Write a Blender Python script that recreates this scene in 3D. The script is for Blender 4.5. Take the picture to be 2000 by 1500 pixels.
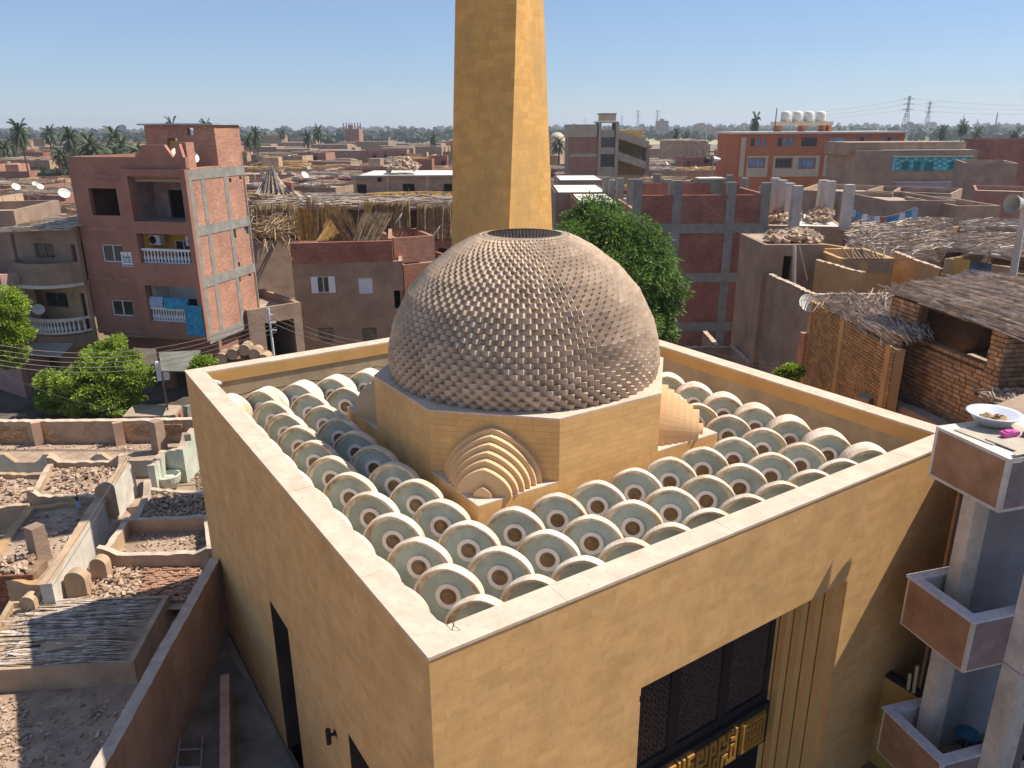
import bpy, math, random
import numpy as np
from mathutils import Vector, Matrix, noise
R = math.radians
rnd = random.Random(11)
SC = bpy.context.scene
for _o in list(bpy.data.objects):
    bpy.data.objects.remove(_o, do_unlink=True)
COL = SC.collection

# ------------------------------------------------------------------ camera
FPX = 1491.25                      # focal length in pixels of a 2000 px wide picture
FW = Vector((.5212, .7918, -.3190)).normalized()
RT = Vector((.8345, -.5510, -.0049)).normalized()
UP = RT.cross(FW).normalized()
RT = FW.cross(UP).normalized()
CAM = Vector((-3.243, -6.715, 5.829))
cd = bpy.data.cameras.new('camera'); cam = bpy.data.objects.new('camera', cd); COL.objects.link(cam)
cd.sensor_width = 36; cd.lens = FPX / 2000 * 36; cd.clip_end = 12000; cd.clip_start = .1
cam.matrix_world = Matrix(((RT.x, UP.x, -FW.x, CAM.x), (RT.y, UP.y, -FW.y, CAM.y), (RT.z, UP.z, -FW.z, CAM.z), (0, 0, 0, 1)))
SC.camera = cam

# ------------------------------------------------------------------ world and sun
SUN_AZ = math.atan2(-.31, .951)     # direction towards the sun, in the plan of the mosque
SUN_EL = R(54)
w = bpy.data.worlds.new('World'); SC.world = w; w.use_nodes = True
nt = w.node_tree; nt.nodes.clear()
sky = nt.nodes.new('ShaderNodeTexSky'); sky.sky_type = 'NISHITA'; sky.sun_disc = False
sky.sun_elevation = SUN_EL; sky.sun_rotation = R(90) - SUN_AZ
sky.air_density = 1.0; sky.dust_density = .0; sky.ozone_density = 6.0; sky.altitude = 80
bg = nt.nodes.new('ShaderNodeBackground'); bg.inputs['Strength'].default_value = .084
wo = nt.nodes.new('ShaderNodeOutputWorld')
tint = nt.nodes.new('ShaderNodeMix'); tint.data_type = 'RGBA'; tint.blend_type = 'MULTIPLY'; tint.inputs[0].default_value = 1; tint.inputs[7].default_value = (.86, .90, 1.00, 1)
dust = nt.nodes.new('ShaderNodeMix'); dust.data_type = 'RGBA'; dust.inputs[0].default_value = .45; dust.inputs[7].default_value = (2.35, 3.15, 4.5, 1)   # thin even dust veil
nt.links.new(sky.outputs[0], tint.inputs[6]); nt.links.new(tint.outputs[2], dust.inputs[6]); nt.links.new(dust.outputs[2], bg.inputs[0]); nt.links.new(bg.outputs[0], wo.inputs[0])
sd = bpy.data.lights.new('sun', 'SUN'); sun = bpy.data.objects.new('sun', sd); COL.objects.link(sun)
sd.energy = 4.4; sd.angle = R(.5); sd.color = (1, .92, .79)
SV = Vector((math.cos(SUN_AZ) * math.cos(SUN_EL), math.sin(SUN_AZ) * math.cos(SUN_EL), math.sin(SUN_EL)))
sun.rotation_euler = SV.to_track_quat('Z', 'Y').to_euler(); sun.location = (30, -20, 40)
SC.view_settings.view_transform = 'Standard'; SC.view_settings.look = 'None'
SC.view_settings.exposure = 0.72; SC.view_settings.gamma = 1; SC.view_settings.use_curve_mapping = False
SC.render.engine = 'CYCLES'

# ------------------------------------------------------------------ where things stand
GZ = -7.3                          # street level; z = 0 is the top of the mosque's parapet
YAW = math.atan2(FW.y, FW.x)
def ray(px, py):
    return (FW * FPX + RT * (px - 1000) - UP * (py - 750)).normalized()
def Z(px, py, z):                  # the point of height z seen at that place of the picture
    d = ray(px, py); return CAM + d * ((z - CAM.z) / d.z)
HF = Vector((FW.x, FW.y, 0)).normalized()
def at(px, py, D):                 # the point seen there at forward distance D
    d = ray(px, py); return CAM + d * (D / d.dot(HF))
class Face:                        # a vertical plane through C (x, y) that runs towards azimuth az
    def __init__(s, C, az):
        s.C = Vector((C[0], C[1], 0)); s.d = Vector((math.cos(R(az)), math.sin(R(az)), 0))
        s.n = Vector((s.d.y, -s.d.x, 0))
        if s.n.dot(CAM - s.C) < 0: s.n = -s.n
    def uz(s, px, py):
        d = ray(px, py); k = (s.C - CAM).dot(s.n) / d.dot(s.n); P = CAM + d * k
        return (P - s.C).dot(s.d), P.z
    def rect(s, x0, y0, x1, y1):
        ym, xm = (y0 + y1) / 2, (x0 + x1) / 2
        a, b = s.uz(x0, ym)[0], s.uz(x1, ym)[0]
        return (min(a, b), max(a, b), s.uz(xm, y1)[1], s.uz(xm, y0)[1])
    def P(s, u, z, o=0.):
        q = s.C + s.d * u + s.n * o; return Vector((q.x, q.y, z))

# ------------------------------------------------------------------ materials
MATS = {}
def mat(name, col, var=.18, sc=1.2, bump=.15, bsc=30, rough=.9, col2=None, rand=0., stain=None, stsc=.35, stt=.5, metal=0., spec=.3, trans=0., grime=0.):
    if name in MATS: return MATS[name]
    m = bpy.data.materials.new(name); m.use_nodes = True; n = m.node_tree.nodes; l = m.node_tree.links
    b = n['Principled BSDF']; b.inputs['Roughness'].default_value = rough; b.inputs['Metallic'].default_value = metal
    b.inputs['Specular IOR Level'].default_value = spec
    tc = n.new('ShaderNodeTexCoord'); geo = n.new('ShaderNodeNewGeometry')
    no = n.new('ShaderNodeTexNoise'); no.inputs['Scale'].default_value = sc; no.inputs['Detail'].default_value = 6; no.inputs['Roughness'].default_value = .6
    l.new(geo.outputs['Position'], no.inputs['Vector'])
    cr = n.new('ShaderNodeValToRGB'); e = cr.color_ramp.elements
    c2 = col2 or tuple(c * (1 - var * 1.6) for c in col)
    e[0].position = .32; e[0].color = (*c2, 1); e[1].position = .68
    e[1].color = (*[min(1, c * (1 + var)) for c in col], 1)
    l.new(no.outputs['Fac'], cr.inputs[0]); out = cr.outputs[0]
    def mix(fac, a, bcol, mode='MIX'):
        x = n.new('ShaderNodeMix'); x.data_type = 'RGBA'; x.blend_type = mode
        if isinstance(fac, float): x.inputs[0].default_value = fac
        else: l.new(fac, x.inputs[0])
        l.new(a, x.inputs[6])
        if isinstance(bcol, tuple): x.inputs[7].default_value = (*bcol, 1)
        else: l.new(bcol, x.inputs[7])
        return x.outputs[2]
    if rand:
        oi = n.new('ShaderNodeObjectInfo'); ad = n.new('ShaderNodeMath'); ad.operation = 'ADD'
        l.new(geo.outputs['Random Per Island'], ad.inputs[0]); l.new(oi.outputs['Random'], ad.inputs[1])
        fr = n.new('ShaderNodeMath'); fr.operation = 'FRACT'; l.new(ad.outputs[0], fr.inputs[0])
        mr = n.new('ShaderNodeMapRange'); mr.inputs[3].default_value = 1 - rand; mr.inputs[4].default_value = 1 + rand * .7
        l.new(fr.outputs[0], mr.inputs[0])
        cc = n.new('ShaderNodeCombineColor')
        for i in range(3):
            pw = n.new('ShaderNodeMath'); pw.operation = 'POWER'; l.new(mr.outputs[0], pw.inputs[0]); pw.inputs[1].default_value = (.8, 1., 1.35)[i]
            l.new(pw.outputs[0], cc.inputs[i])
        out = mix(1.0, out, cc.outputs[0], 'MULTIPLY')
    if stain:
        n2 = n.new('ShaderNodeTexNoise'); n2.inputs['Scale'].default_value = stsc; n2.inputs['Detail'].default_value = 8; n2.inputs['Roughness'].default_value = .7
        mp = n.new('ShaderNodeMapping'); mp.inputs['Scale'].default_value = (1, 1, .45); l.new(geo.outputs['Position'], mp.inputs[0]); l.new(mp.outputs[0], n2.inputs['Vector'])
        r2 = n.new('ShaderNodeMapRange'); r2.inputs[1].default_value = stt; r2.inputs[2].default_value = stt + .2; r2.inputs[4].default_value = .75; l.new(n2.outputs['Fac'], r2.inputs[0])
        out = mix(r2.outputs[0], out, stain)
    if grime:
        n3 = n.new('ShaderNodeTexNoise'); n3.inputs['Scale'].default_value = bsc * .35; n3.inputs['Detail'].default_value = 5; l.new(geo.outputs['Position'], n3.inputs['Vector'])
        r3 = n.new('ShaderNodeMapRange'); r3.inputs[1].default_value = .55; r3.inputs[2].default_value = .75; r3.inputs[4].default_value = grime; l.new(n3.outputs['Fac'], r3.inputs[0])
        out = mix(r3.outputs[0], out, tuple(c * .45 for c in col))
    l.new(out, b.inputs['Base Color'])
    if bump:
        nb = n.new('ShaderNodeTexNoise'); nb.inputs['Scale'].default_value = bsc; nb.inputs['Detail'].default_value = 4; l.new(geo.outputs['Position'], nb.inputs['Vector'])
        bp = n.new('ShaderNodeBump'); bp.inputs['Strength'].default_value = bump; bp.inputs['Distance'].default_value = .6 / bsc
        l.new(nb.outputs['Fac'], bp.inputs['Height']); l.new(bp.outputs[0], b.inputs['Normal'])
    if trans:
        tr = n.new('ShaderNodeBsdfTranslucent'); l.new(out, tr.inputs[0]); mx = n.new('ShaderNodeMixShader'); mx.inputs[0].default_value = trans
        l.new(b.outputs[0], mx.inputs[1]); l.new(tr.outputs[0], mx.inputs[2]); l.new(mx.outputs[0], n['Material Output'].inputs[0])
    MATS[name] = m; return m
def bricky(name, col, mortar, bw, bh, var=.25, rough=.95, ms=.012, stain=None):
    """brick bonding for far walls: uses along-wall position and height"""
    if name in MATS: return MATS[name]
    m = mat(name, col, var=var, sc=.8, bump=0, rough=rough, stain=stain)
    n = m.node_tree.nodes; l = m.node_tree.links; b = n['Principled BSDF']
    src = b.inputs['Base Color'].links[0].from_socket
    geo = n.new('ShaderNodeNewGeometry'); sp = n.new('ShaderNodeSeparateXYZ'); l.new(geo.outputs['Position'], sp.inputs[0])
    sn = n.new('ShaderNodeSeparateXYZ'); l.new(geo.outputs['True Normal'], sn.inputs[0])
    def M(op, a, c):
        x = n.new('ShaderNodeMath'); x.operation = op
        for i, q in enumerate((a, c)):
            if isinstance(q, (int, float)): x.inputs[i].default_value = q
            else: l.new(q, x.inputs[i])
        return x.outputs[0]
    hu = M('SUBTRACT', M('MULTIPLY', sp.outputs[0], sn.outputs[1]), M('MULTIPLY', sp.outputs[1], sn.outputs[0]))
    cx = n.new('ShaderNodeCombineXYZ'); l.new(hu, cx.inputs[0]); l.new(sp.outputs[2], cx.inputs[1])
    br = n.new('ShaderNodeTexBrick'); br.inputs['Scale'].default_value = 1; br.inputs['Brick Width'].default_value = bw; br.inputs['Row Height'].default_value = bh
    br.inputs['Mortar Size'].default_value = ms; br.inputs['Mortar Smooth'].default_value = .3
    br.inputs['Color1'].default_value = (1.15, 1.08, 1.05, 1); br.inputs['Color2'].default_value = (.8, .78, .78, 1); br.inputs['Mortar'].default_value = (*mortar, 1)
    l.new(cx.outputs[0], br.inputs['Vector'])
    x = n.new('ShaderNodeMix'); x.data_type = 'RGBA'; x.blend_type = 'MULTIPLY'; x.inputs[0].default_value = 1; l.new(src, x.inputs[6]); l.new(br.outputs['Color'], x.inputs[7])
    l.new(x.outputs[2], b.inputs['Base Color'])
    bp = n.new('ShaderNodeBump'); bp.inputs['Strength'].default_value = .5; bp.inputs['Distance'].default_value = .01; bp.invert = True
    l.new(br.outputs['Fac'], bp.inputs['Height']); l.new(bp.outputs[0], b.inputs['Normal'])
    return m
M_stone = mat('limestone_warm', (.66, .385, .155), var=.08, sc=1.6, bump=.05, bsc=22, rand=.08, stain=(.50, .30, .13), stsc=1.0, stt=.52, grime=.3)
M_band = mat('ochre_stone', (.56, .32, .115), var=.07, sc=1.3, bump=.15, bsc=25, rand=.06)
M_cope = mat('coping_stone', (.60, .47, .37), var=.10, sc=2.2, bump=.12, bsc=35, grime=.35, stain=(.50, .36, .25), stsc=1.5)
M_domeb = mat('dome_brick', (.53, .40, .29), var=.12, sc=2.5, bump=.2, bsc=40, rand=.14)
M_domei = mat('dome_core', (.30, .23, .16), var=.2, sc=2)
M_plas = mat('roof_plaster', (.42, .31, .20), var=.14, sc=1.5, bump=.15, bsc=30, stain=(.30, .21, .13), stsc=1.2)
M_shell = mat('shell_render', (.74, .64, .52), var=.14, sc=3, bump=.15, bsc=45, stain=(.40, .23, .10), stsc=2.2, stt=.47, grime=.2, rand=.08)
M_shin = mat('shell_inner', (.70, .62, .46), var=.25, sc=5, bump=.1, bsc=40, stain=(.17, .08, .02), stsc=2.6, stt=.46, rand=.1)
M_pane = mat('painted_pane', (.38, .45, .40), var=.12, stain=(.30, .33, .27), stsc=3, stt=.55, sc=3, bump=.05, bsc=40, rough=.6, rand=.1, spec=.3)
M_ring = mat('white_ring', (.80, .75, .70), var=.08, sc=6, bump=.05, rough=.6)
M_disc = mat('brown_glass', (.20, .12, .055), var=.25, sc=8, bump=.05, rough=.3, spec=.6, rand=.2)
M_floor = mat('roof_floor', (.25, .27, .25), var=.25, sc=2, bump=.2)
M_dark = mat('dark_metal', (.022, .018, .02), var=.3, sc=12, bump=.1, rough=.55)
M_gold = mat('gilt_letters', (.50, .27, .06), var=.12, sc=6, bump=.1, rough=.4, metal=.35)
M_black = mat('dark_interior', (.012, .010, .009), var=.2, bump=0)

# ------------------------------------------------------------------ mesh helpers
ORG = {}
def link(o): COL.objects.link(o); return o
def tagit(o, label=None, cat=None, group=None, kind=None):
    if label: o['label'] = label
    if cat: o['category'] = cat
    if group: o['group'] = group
    if kind: o['kind'] = kind
    return o
def thing(name, label, cat, loc=(0, 0, 0), group=None):
    o = link(bpy.data.objects.new(name, None)); o.location = loc; o.empty_display_size = .3
    ORG[o.name] = Vector(loc); return tagit(o, label, cat, group)
def mkmesh(name, v, f, m, smooth=False):
    me = bpy.data.meshes.new(name); me.from_pydata([tuple(q) for q in v], [], f)
    if m: me.materials.append(m)
    if smooth: me.polygons.foreach_set('use_smooth', [True] * len(me.polygons))
    return me
class MB:
    def __init__(s): s.v = []; s.f = []
    def add(s, vs, fs):
        n = len(s.v); s.v.extend(vs); s.f.extend([tuple(i + n for i in f) for f in fs]); return s
    def hexa(s, p):
        return s.add(list(p), [(3, 2, 1, 0), (4, 5, 6, 7), (0, 1, 5, 4), (1, 2, 6, 5), (2, 3, 7, 6), (3, 0, 4, 7)])
    def box(s, x0, y0, z0, x1, y1, z1):
        return s.hexa([(x0, y0, z0), (x1, y0, z0), (x1, y1, z0), (x0, y1, z0), (x0, y0, z1), (x1, y0, z1), (x1, y1, z1), (x0, y1, z1)])
    def obox(s, C, u, v, wv):
        C, u, v, wv = Vector(C), Vector(u), Vector(v), Vector(wv)
        return s.hexa([C, C + u, C + u + v, C + v, C + wv, C + u + wv, C + u + v + wv, C + v + wv])
    def prism(s, poly, z0, z1):
        n = len(poly); vs = [(q[0], q[1], z0) for q in poly] + [(q[0], q[1], z1) for q in poly]
        return s.add(vs, [tuple(range(n))[::-1], tuple(range(n, 2 * n))] + [(i, (i + 1) % n, n + (i + 1) % n, n + i) for i in range(n)])
    def tube(s, a, b, r0, r1=None, n=6, cap=True):
        a, b = Vector(a), Vector(b); r1 = r0 if r1 is None else r1
        d = (b - a).normalized() if (b - a).length > 1e-6 else Vector((0, 0, 1))
        x = d.orthogonal().normalized(); y = d.cross(x)
        vs = [a + (x * math.cos(t) + y * math.sin(t)) * r0 for t in [2 * math.pi * i / n for i in range(n)]]
        vs += [b + (x * math.cos(t) + y * math.sin(t)) * r1 for t in [2 * math.pi * i / n for i in range(n)]]
        fs = [(i, (i + 1) % n, n + (i + 1) % n, n + i) for i in range(n)]
        if cap: fs += [tuple(range(n))[::-1], tuple(range(n, 2 * n))]
        return s.add(vs, fs)
    def path(s, pts, r, n=5):
        for a, b in zip(pts, pts[1:]): s.tube(a, b, r, r, n)
        return s
    def lathe(s, cx, cy, prof, n=24, t0=0., t1=2 * math.pi):
        full = abs(t1 - t0 - 2 * math.pi) < 1e-6; k = n if full else n + 1; vs = []
        for (r_, z) in prof:
            for i in range(k):
                t = t0 + (t1 - t0) * i / n; vs.append((cx + r_ * math.cos(t), cy + r_ * math.sin(t), z))
        fs = []
        for j in range(len(prof) - 1):
            for i in range(n):
                a = j * k + i; b = j * k + (i + 1) % k; fs.append((a, b, b + k, a + k))
        return s.add(vs, fs)
    def build(s, name, m, parent=None, smooth=False, kind=None, label=None, cat=None, group=None):
        if parent is not None: org = ORG[parent.name]
        else:
            xs = [q[0] for q in s.v]; ys = [q[1] for q in s.v]; zs = [q[2] for q in s.v]
            org = Vector(((min(xs) + max(xs)) / 2, (min(ys) + max(ys)) / 2, min(zs)))
        v = [(q[0] - org[0], q[1] - org[1], q[2] - org[2]) for q in s.v]
        o = link(bpy.data.objects.new(name, mkmesh(name, v, s.f, m, smooth)))
        if parent is not None: o.parent = parent
        else: o.location = org
        ORG[o.name] = Vector(org); return tagit(o, label, cat, group, kind)
def copy_tree(o, parent=None):
    c = o.copy(); link(c); c.parent = parent
    for ch in o.children: copy_tree(ch, c)
    return c
def big_obj(name, verts, faces_n, m, parent=None, kind=None, smooth=False):
    """verts (N*k,3) numpy, k-gons in a row"""
    k = faces_n; nv = len(verts); nf = nv // k; me = bpy.data.meshes.new(name)
    org = ORG[parent.name] if parent is not None else Vector((0, 0, 0))
    verts = verts - np.array(org)
    me.vertices.add(nv); me.vertices.foreach_set('co', verts.astype(np.float32).ravel())
    me.loops.add(nv); me.loops.foreach_set('vertex_index', np.arange(nv, dtype=np.int32))
    me.polygons.add(nf); me.polygons.foreach_set('loop_start', np.arange(0, nv, k, dtype=np.int32)); me.polygons.foreach_set('loop_total', np.full(nf, k, dtype=np.int32))
    me.update(); me.materials.append(m); o = link(bpy.data.objects.new(name, me)); o.parent = parent; ORG[o.name] = Vector(org)
    if kind: o['kind'] = kind
    return o

def masonry(surf, L, z0, z1, bw, bh, gap=.0015, th=.05, holes=(), jit=.0004, wj=.25, seed=1):
    """list of (center, 8 points) stones on the surface surf(u, z, out)"""
    rg = random.Random(seed); out = []; rows = max(1, round((z1 - z0) / bh)); h = (z1 - z0) / rows
    for j in range(rows):
        za, zb = z0 + j * h + gap / 2, z0 + (j + 1) * h - gap / 2; u = -rg.random() * bw
        while u < L - gap:
            wd = bw * (1 + rg.uniform(-wj, wj)); nu = u + wd
            if nu < .25 * bw: nu = .45 * bw
            if nu > L - .3 * bw: nu = L
            a, b = max(0, u) + gap / 2, nu - gap / 2; u = nu
            if b - a < .03: continue
            segs = [(a, b)]
            for (h0, h1, g0, g1) in holes:
                if zb > g0 + .01 and za < g1 - .01:
                    ns = []
                    for (p, q) in segs:
                        if q <= h0 or p >= h1: ns.append((p, q)); continue
                        if p < h0 - .02: ns.append((p, h0))
                        if q > h1 + .02: ns.append((h1, q))
                    segs = ns
            for (p, q) in segs:
                o = rg.uniform(0, jit * 2); t = rg.uniform(-jit, jit) * .5
                pts = [surf(p, za, o - th), surf(q, za, o - th), surf(q, za, o + t), surf(p, za, o), surf(p, zb, o - th), surf(q, zb, o - th), surf(q, zb, o + t), surf(p, zb, o)]
                out.append((surf((p + q) / 2, (za + zb) / 2, o), pts))
    return out
def lay_stones(stones, name, m, parent, nmax=300, rest='small_stones'):
    """nearest stones as parts, the rest joined"""
    st = sorted(stones, key=lambda q: (Vector(q[0]) - CAM).length)
    for c, p in st[:nmax]: MB().hexa(p).build(name, m, parent)
    if len(st) > nmax:
        mb = MB()
        for c, p in st[nmax:]: mb.hexa(p)
        mb.build(rest, m, parent, kind='stuff')
def panel(mb, P, L, z0, z1, th, holes=()):
    """wall panel with openings; P(u, z, out) -> world"""
    us = sorted({0, L, *[min(max(q, 0), L) for h in holes for q in h[:2]]}); zs = sorted({z0, z1, *[min(max(q, z0), z1) for h in holes for q in h[2:4]]})
    for a, b in zip(us, us[1:]):
        for c, d in zip(zs, zs[1:]):
            um, zm = (a + b) / 2, (c + d) / 2
            if b - a < 1e-4 or d - c < 1e-4: continue
            if any(h[0] < um < h[1] and h[2] < zm < h[3] for h in holes): continue
            for o, fl in ((0, 0), (-th, 1)):
                q = [P(a, c, o), P(b, c, o), P(b, d, o), P(a, d, o)]; mb.add(q[::-1] if fl else q, [(0, 1, 2, 3)])
    for (a, b, c, d) in list(holes[i][:4] for i in range(len(holes))) + [(0, L, z0, z1)]:
        a, b, c, d = max(a, 0), min(b, L), max(c, z0), min(d, z1)
        q = [(a, c), (b, c), (b, d), (a, d)]
        for i in range(4):
            (u0, w0), (u1, w1) = q[i], q[(i + 1) % 4]
            mb.add([P(u0, w0, 0), P(u1, w1, 0), P(u1, w1, -th), P(u0, w0, -th)], [(0, 1, 2, 3)])
def surfP(C, d, n):                # plane with origin C (x, y), direction d, outward normal n
    C, d, n = Vector((C[0], C[1], 0)), Vector((*d, 0)).normalized(), Vector((*n, 0)).normalized()
    def P(u, z, o=0.):
        q = C + d * u + n * o; return Vector((q.x, q.y, z))
    return P
# ================================================================== the mosque
W, DP = 12.0, 13.345
ms = thing('mosque', 'sandstone mosque block with a brick dome and rows of round skylights on its roof', 'mosque', (0, 0, GZ))
# ---- outer walls, with their openings
slots = [(6.18, 7.39, -9, -3.45), (2.0, 3.14, -9, -3.57)]
portal = (3.44, 8.5, -9, -2.12)
cw = MB()
Pf = surfP((0, 0), (1, 0), (0, -1)); Pl = surfP((0, 0), (0, 1), (-1, 0)); Pr = surfP((W, 0), (0, 1), (1, 0)); Pb = surfP((0, DP), (1, 0), (0, 1))
CT = .045                            # coping thickness
def core(P, a, b, holes, th): panel(cw, lambda u, z, o: P(a + u, z, o - .05), b - a, GZ, -CT, th, [(h[0] - a, h[1] - a, max(h[2], GZ), h[3]) for h in holes])
core(Pf, .05, W - .05, [portal], .30); core(Pl, .351, DP - .351, slots, .30)
core(Pr, .351, DP - .351, [], .30); core(Pb, .05, W - .05, [], .30)
cw.build('wall_core', M_stone, ms)
M_drum = mat('drum_stone', (.66, .395, .155), var=.06, sc=1.6, bump=.06, bsc=22, rand=.08, stain=(.46, .29, .13), stsc=.6)
stones = masonry(Pf, W, GZ, -CT, .42, .135, holes=[portal], seed=3)
stones += masonry(Pl, DP, GZ, -CT, .42, .135, holes=slots, seed=4)
lay_stones(stones, 'stone', M_stone, ms, 220, 'stone_courses'); stones = []
# drum
X0, Y0, S, Z1, Z2, CH = 2.74, 3.455, 5.94, -.35, .885, 1.73
RF = -1.15                           # roof floor
CX, CY = X0 + S / 2, Y0 + S / 2
oct_ = [(X0 + CH, Y0), (X0 + S - CH, Y0), (X0 + S, Y0 + CH), (X0 + S, Y0 + S - CH), (X0 + S - CH, Y0 + S), (X0 + CH, Y0 + S), (X0, Y0 + S - CH), (X0, Y0 + CH)]
sq = [(X0, Y0), (X0 + S, Y0), (X0 + S, Y0 + S), (X0, Y0 + S)]
def inset(poly, k): return [(CX + (x - CX) * (1 - k), CY + (y - CY) * (1 - k)) for x, y in poly]
MB().prism(inset(sq, .016), RF - .1, Z1 - .03).build('pedestal', M_drum, ms)
for i in range(4):                  # slabs on the four corners of the pedestal
    x, y = sq[i]; sx = 1 if x < CX else -1; sy = 1 if y < CY else -1
    tri = [(x, y), (x + sx * CH, y), (x, y + sy * CH)]
    MB().prism(tri, Z1 - .03, Z1).build('pedestal_slab', M_cope, ms)
MB().prism(inset(oct_, .016), Z1 - .03, Z2 - .04).build('drum_core', M_drum, ms)
MB().prism(oct_, Z2 - .04, Z2).build('drum_slab', M_cope, ms)
for i in range(8):
    a, b = Vector((*oct_[i], 0)), Vector((*oct_[(i + 1) % 8], 0)); d = (b - a).normalized(); n = Vector((d.y, -d.x, 0)); L = (b - a).length
    if n.dot(CAM - a) < 0: continue
    stones += masonry(surfP(a, (d.x, d.y), (n.x, n.y)), L, Z1 if i % 2 else RF, Z2 - .04, .34, .12, gap=.003, jit=.0005, seed=20 + i)
for P, s in ((surfP((X0, Y0), (1, 0), (0, -1)), 41), (surfP((X0, Y0), (0, 1), (-1, 0)), 42)):
    for a in (0, S - CH):
        Q = (lambda P, a: (lambda u, z, o=0.: P(a + u, z, o)))(P, a)
        stones += masonry(Q, CH, RF, Z1 - .03, .34, .12, gap=.003, jit=.0005, seed=s)
lay_stones(stones, 'stone', M_drum, ms, 80, 'stone_courses')
# ---- coping, in slabs laid end to end
CWD = .42
def coping(P, L, a, n, wd, mit0=0, mit1=0):
    st = (L - a) / n
    for i in range(n):
        u0, u1 = a + i * st + .003, a + (i + 1) * st - .003; z = -rnd.random() * .004
        p = [P(u0, -CT, .012), P(u1, -CT, .012), P(u1, -CT, -wd), P(u0, -CT, -wd)]; q = [Vector((v.x, v.y, z)) for v in p]
        MB().hexa(p + q).build('coping_slab', M_cope, ms)
coping(Pf, W - CWD, CWD, 7, CWD); coping(Pl, DP - CWD, CWD, 8, CWD); coping(Pb, W - CWD, CWD, 7, CWD); coping(Pr, DP - CWD, CWD, 8, CWD)
for (x, y) in ((-.012, -.012), (W - CWD, -.012), (-.012, DP - CWD), (W - CWD, DP - CWD)):
    MB().box(x, y, -CT, x + CWD + .012, y + CWD + .012, -.001).build('corner_coping_slab', M_cope, ms)
# ---- band and lower plaster on the inner faces (the back two are seen)
bz = -.34
for (P, L) in ((Pf, W), (Pl, DP), (Pb, W), (Pr, DP)):
    MB().obox(P(.35, bz, -.352), P(L - .35, 0) - P(.35, 0), P(0, 0, -.42) - P(0, 0, -.352), (0, 0, -CT - bz)).build('ochre_band', M_band, ms)
    MB().obox(P(.34, RF - .05, -.345), P(L - .34, 0) - P(.34, 0), P(0, 0, -.385) - P(0, 0, -.345), (0, 0, bz - RF + .05)).build('inner_plaster', M_plas, ms)
MB().box(.3, .3, RF - .2, W - .3, DP - .3, RF).build('roof', M_floor, ms)
# ---- arch profile
def arch(w_, h_, n=18, p=1.32, q=2.05):
    pts = []
    for i in range(n + 1):
        t = -1 + 2 * i / n; s = math.copysign(abs(math.sin(t * math.pi / 2)), t); pts.append((w_ * s, h_ * (max(0, 1 - abs(s) ** p)) ** (1 / q)))
    return pts
# ---- nested arches on the four cut corners
tiers = [(.93, 1.00), (.845, .90), (.76, .80), (.675, .70), (.59, .60), (.50, .49), (.17, .19)]
for (x, y, sx, sy) in ((X0 + CH / 2, Y0 + CH / 2, -1, -1), (X0 + S - CH / 2, Y0 + CH / 2, 1, -1), (X0 + CH / 2, Y0 + S - CH / 2, -1, 1), (X0 + S - CH / 2, Y0 + S - CH / 2, 1, 1)):
    n = Vector((sx, sy, 0)).normalized(); d = Vector((-n.y, n.x, 0)); o = 0.
    for k, (w_, h_) in enumerate(tiers):
        o1 = o + (.135 if k < 6 else .10); A = arch(w_, h_, 24)
        for half in (0, 1):
            H = A[:13] if half == 0 else A[12:]
            sec = H + ([(0, 0)] if half == 0 else [(0, 0)])
            g = .0015 * (-1 if half == 0 else 1)
            f0 = [Vector((x, y, Z1)) + d * (a + g) + n * o + Vector((0, 0, b)) for a, b in sec]; f1 = [q + n * (o1 - o) for q in f0]; N = len(sec)
            MB().add(f0 + f1, [tuple(range(N)), tuple(range(N, 2 * N))[::-1]] + [(i, (i + 1) % N, N + (i + 1) % N, N + i) for i in range(N)]).build('arch_tier', mat('tier_stone', (.62, .41, .22), var=.06, bump=.06), ms)
        o = o1
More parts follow.
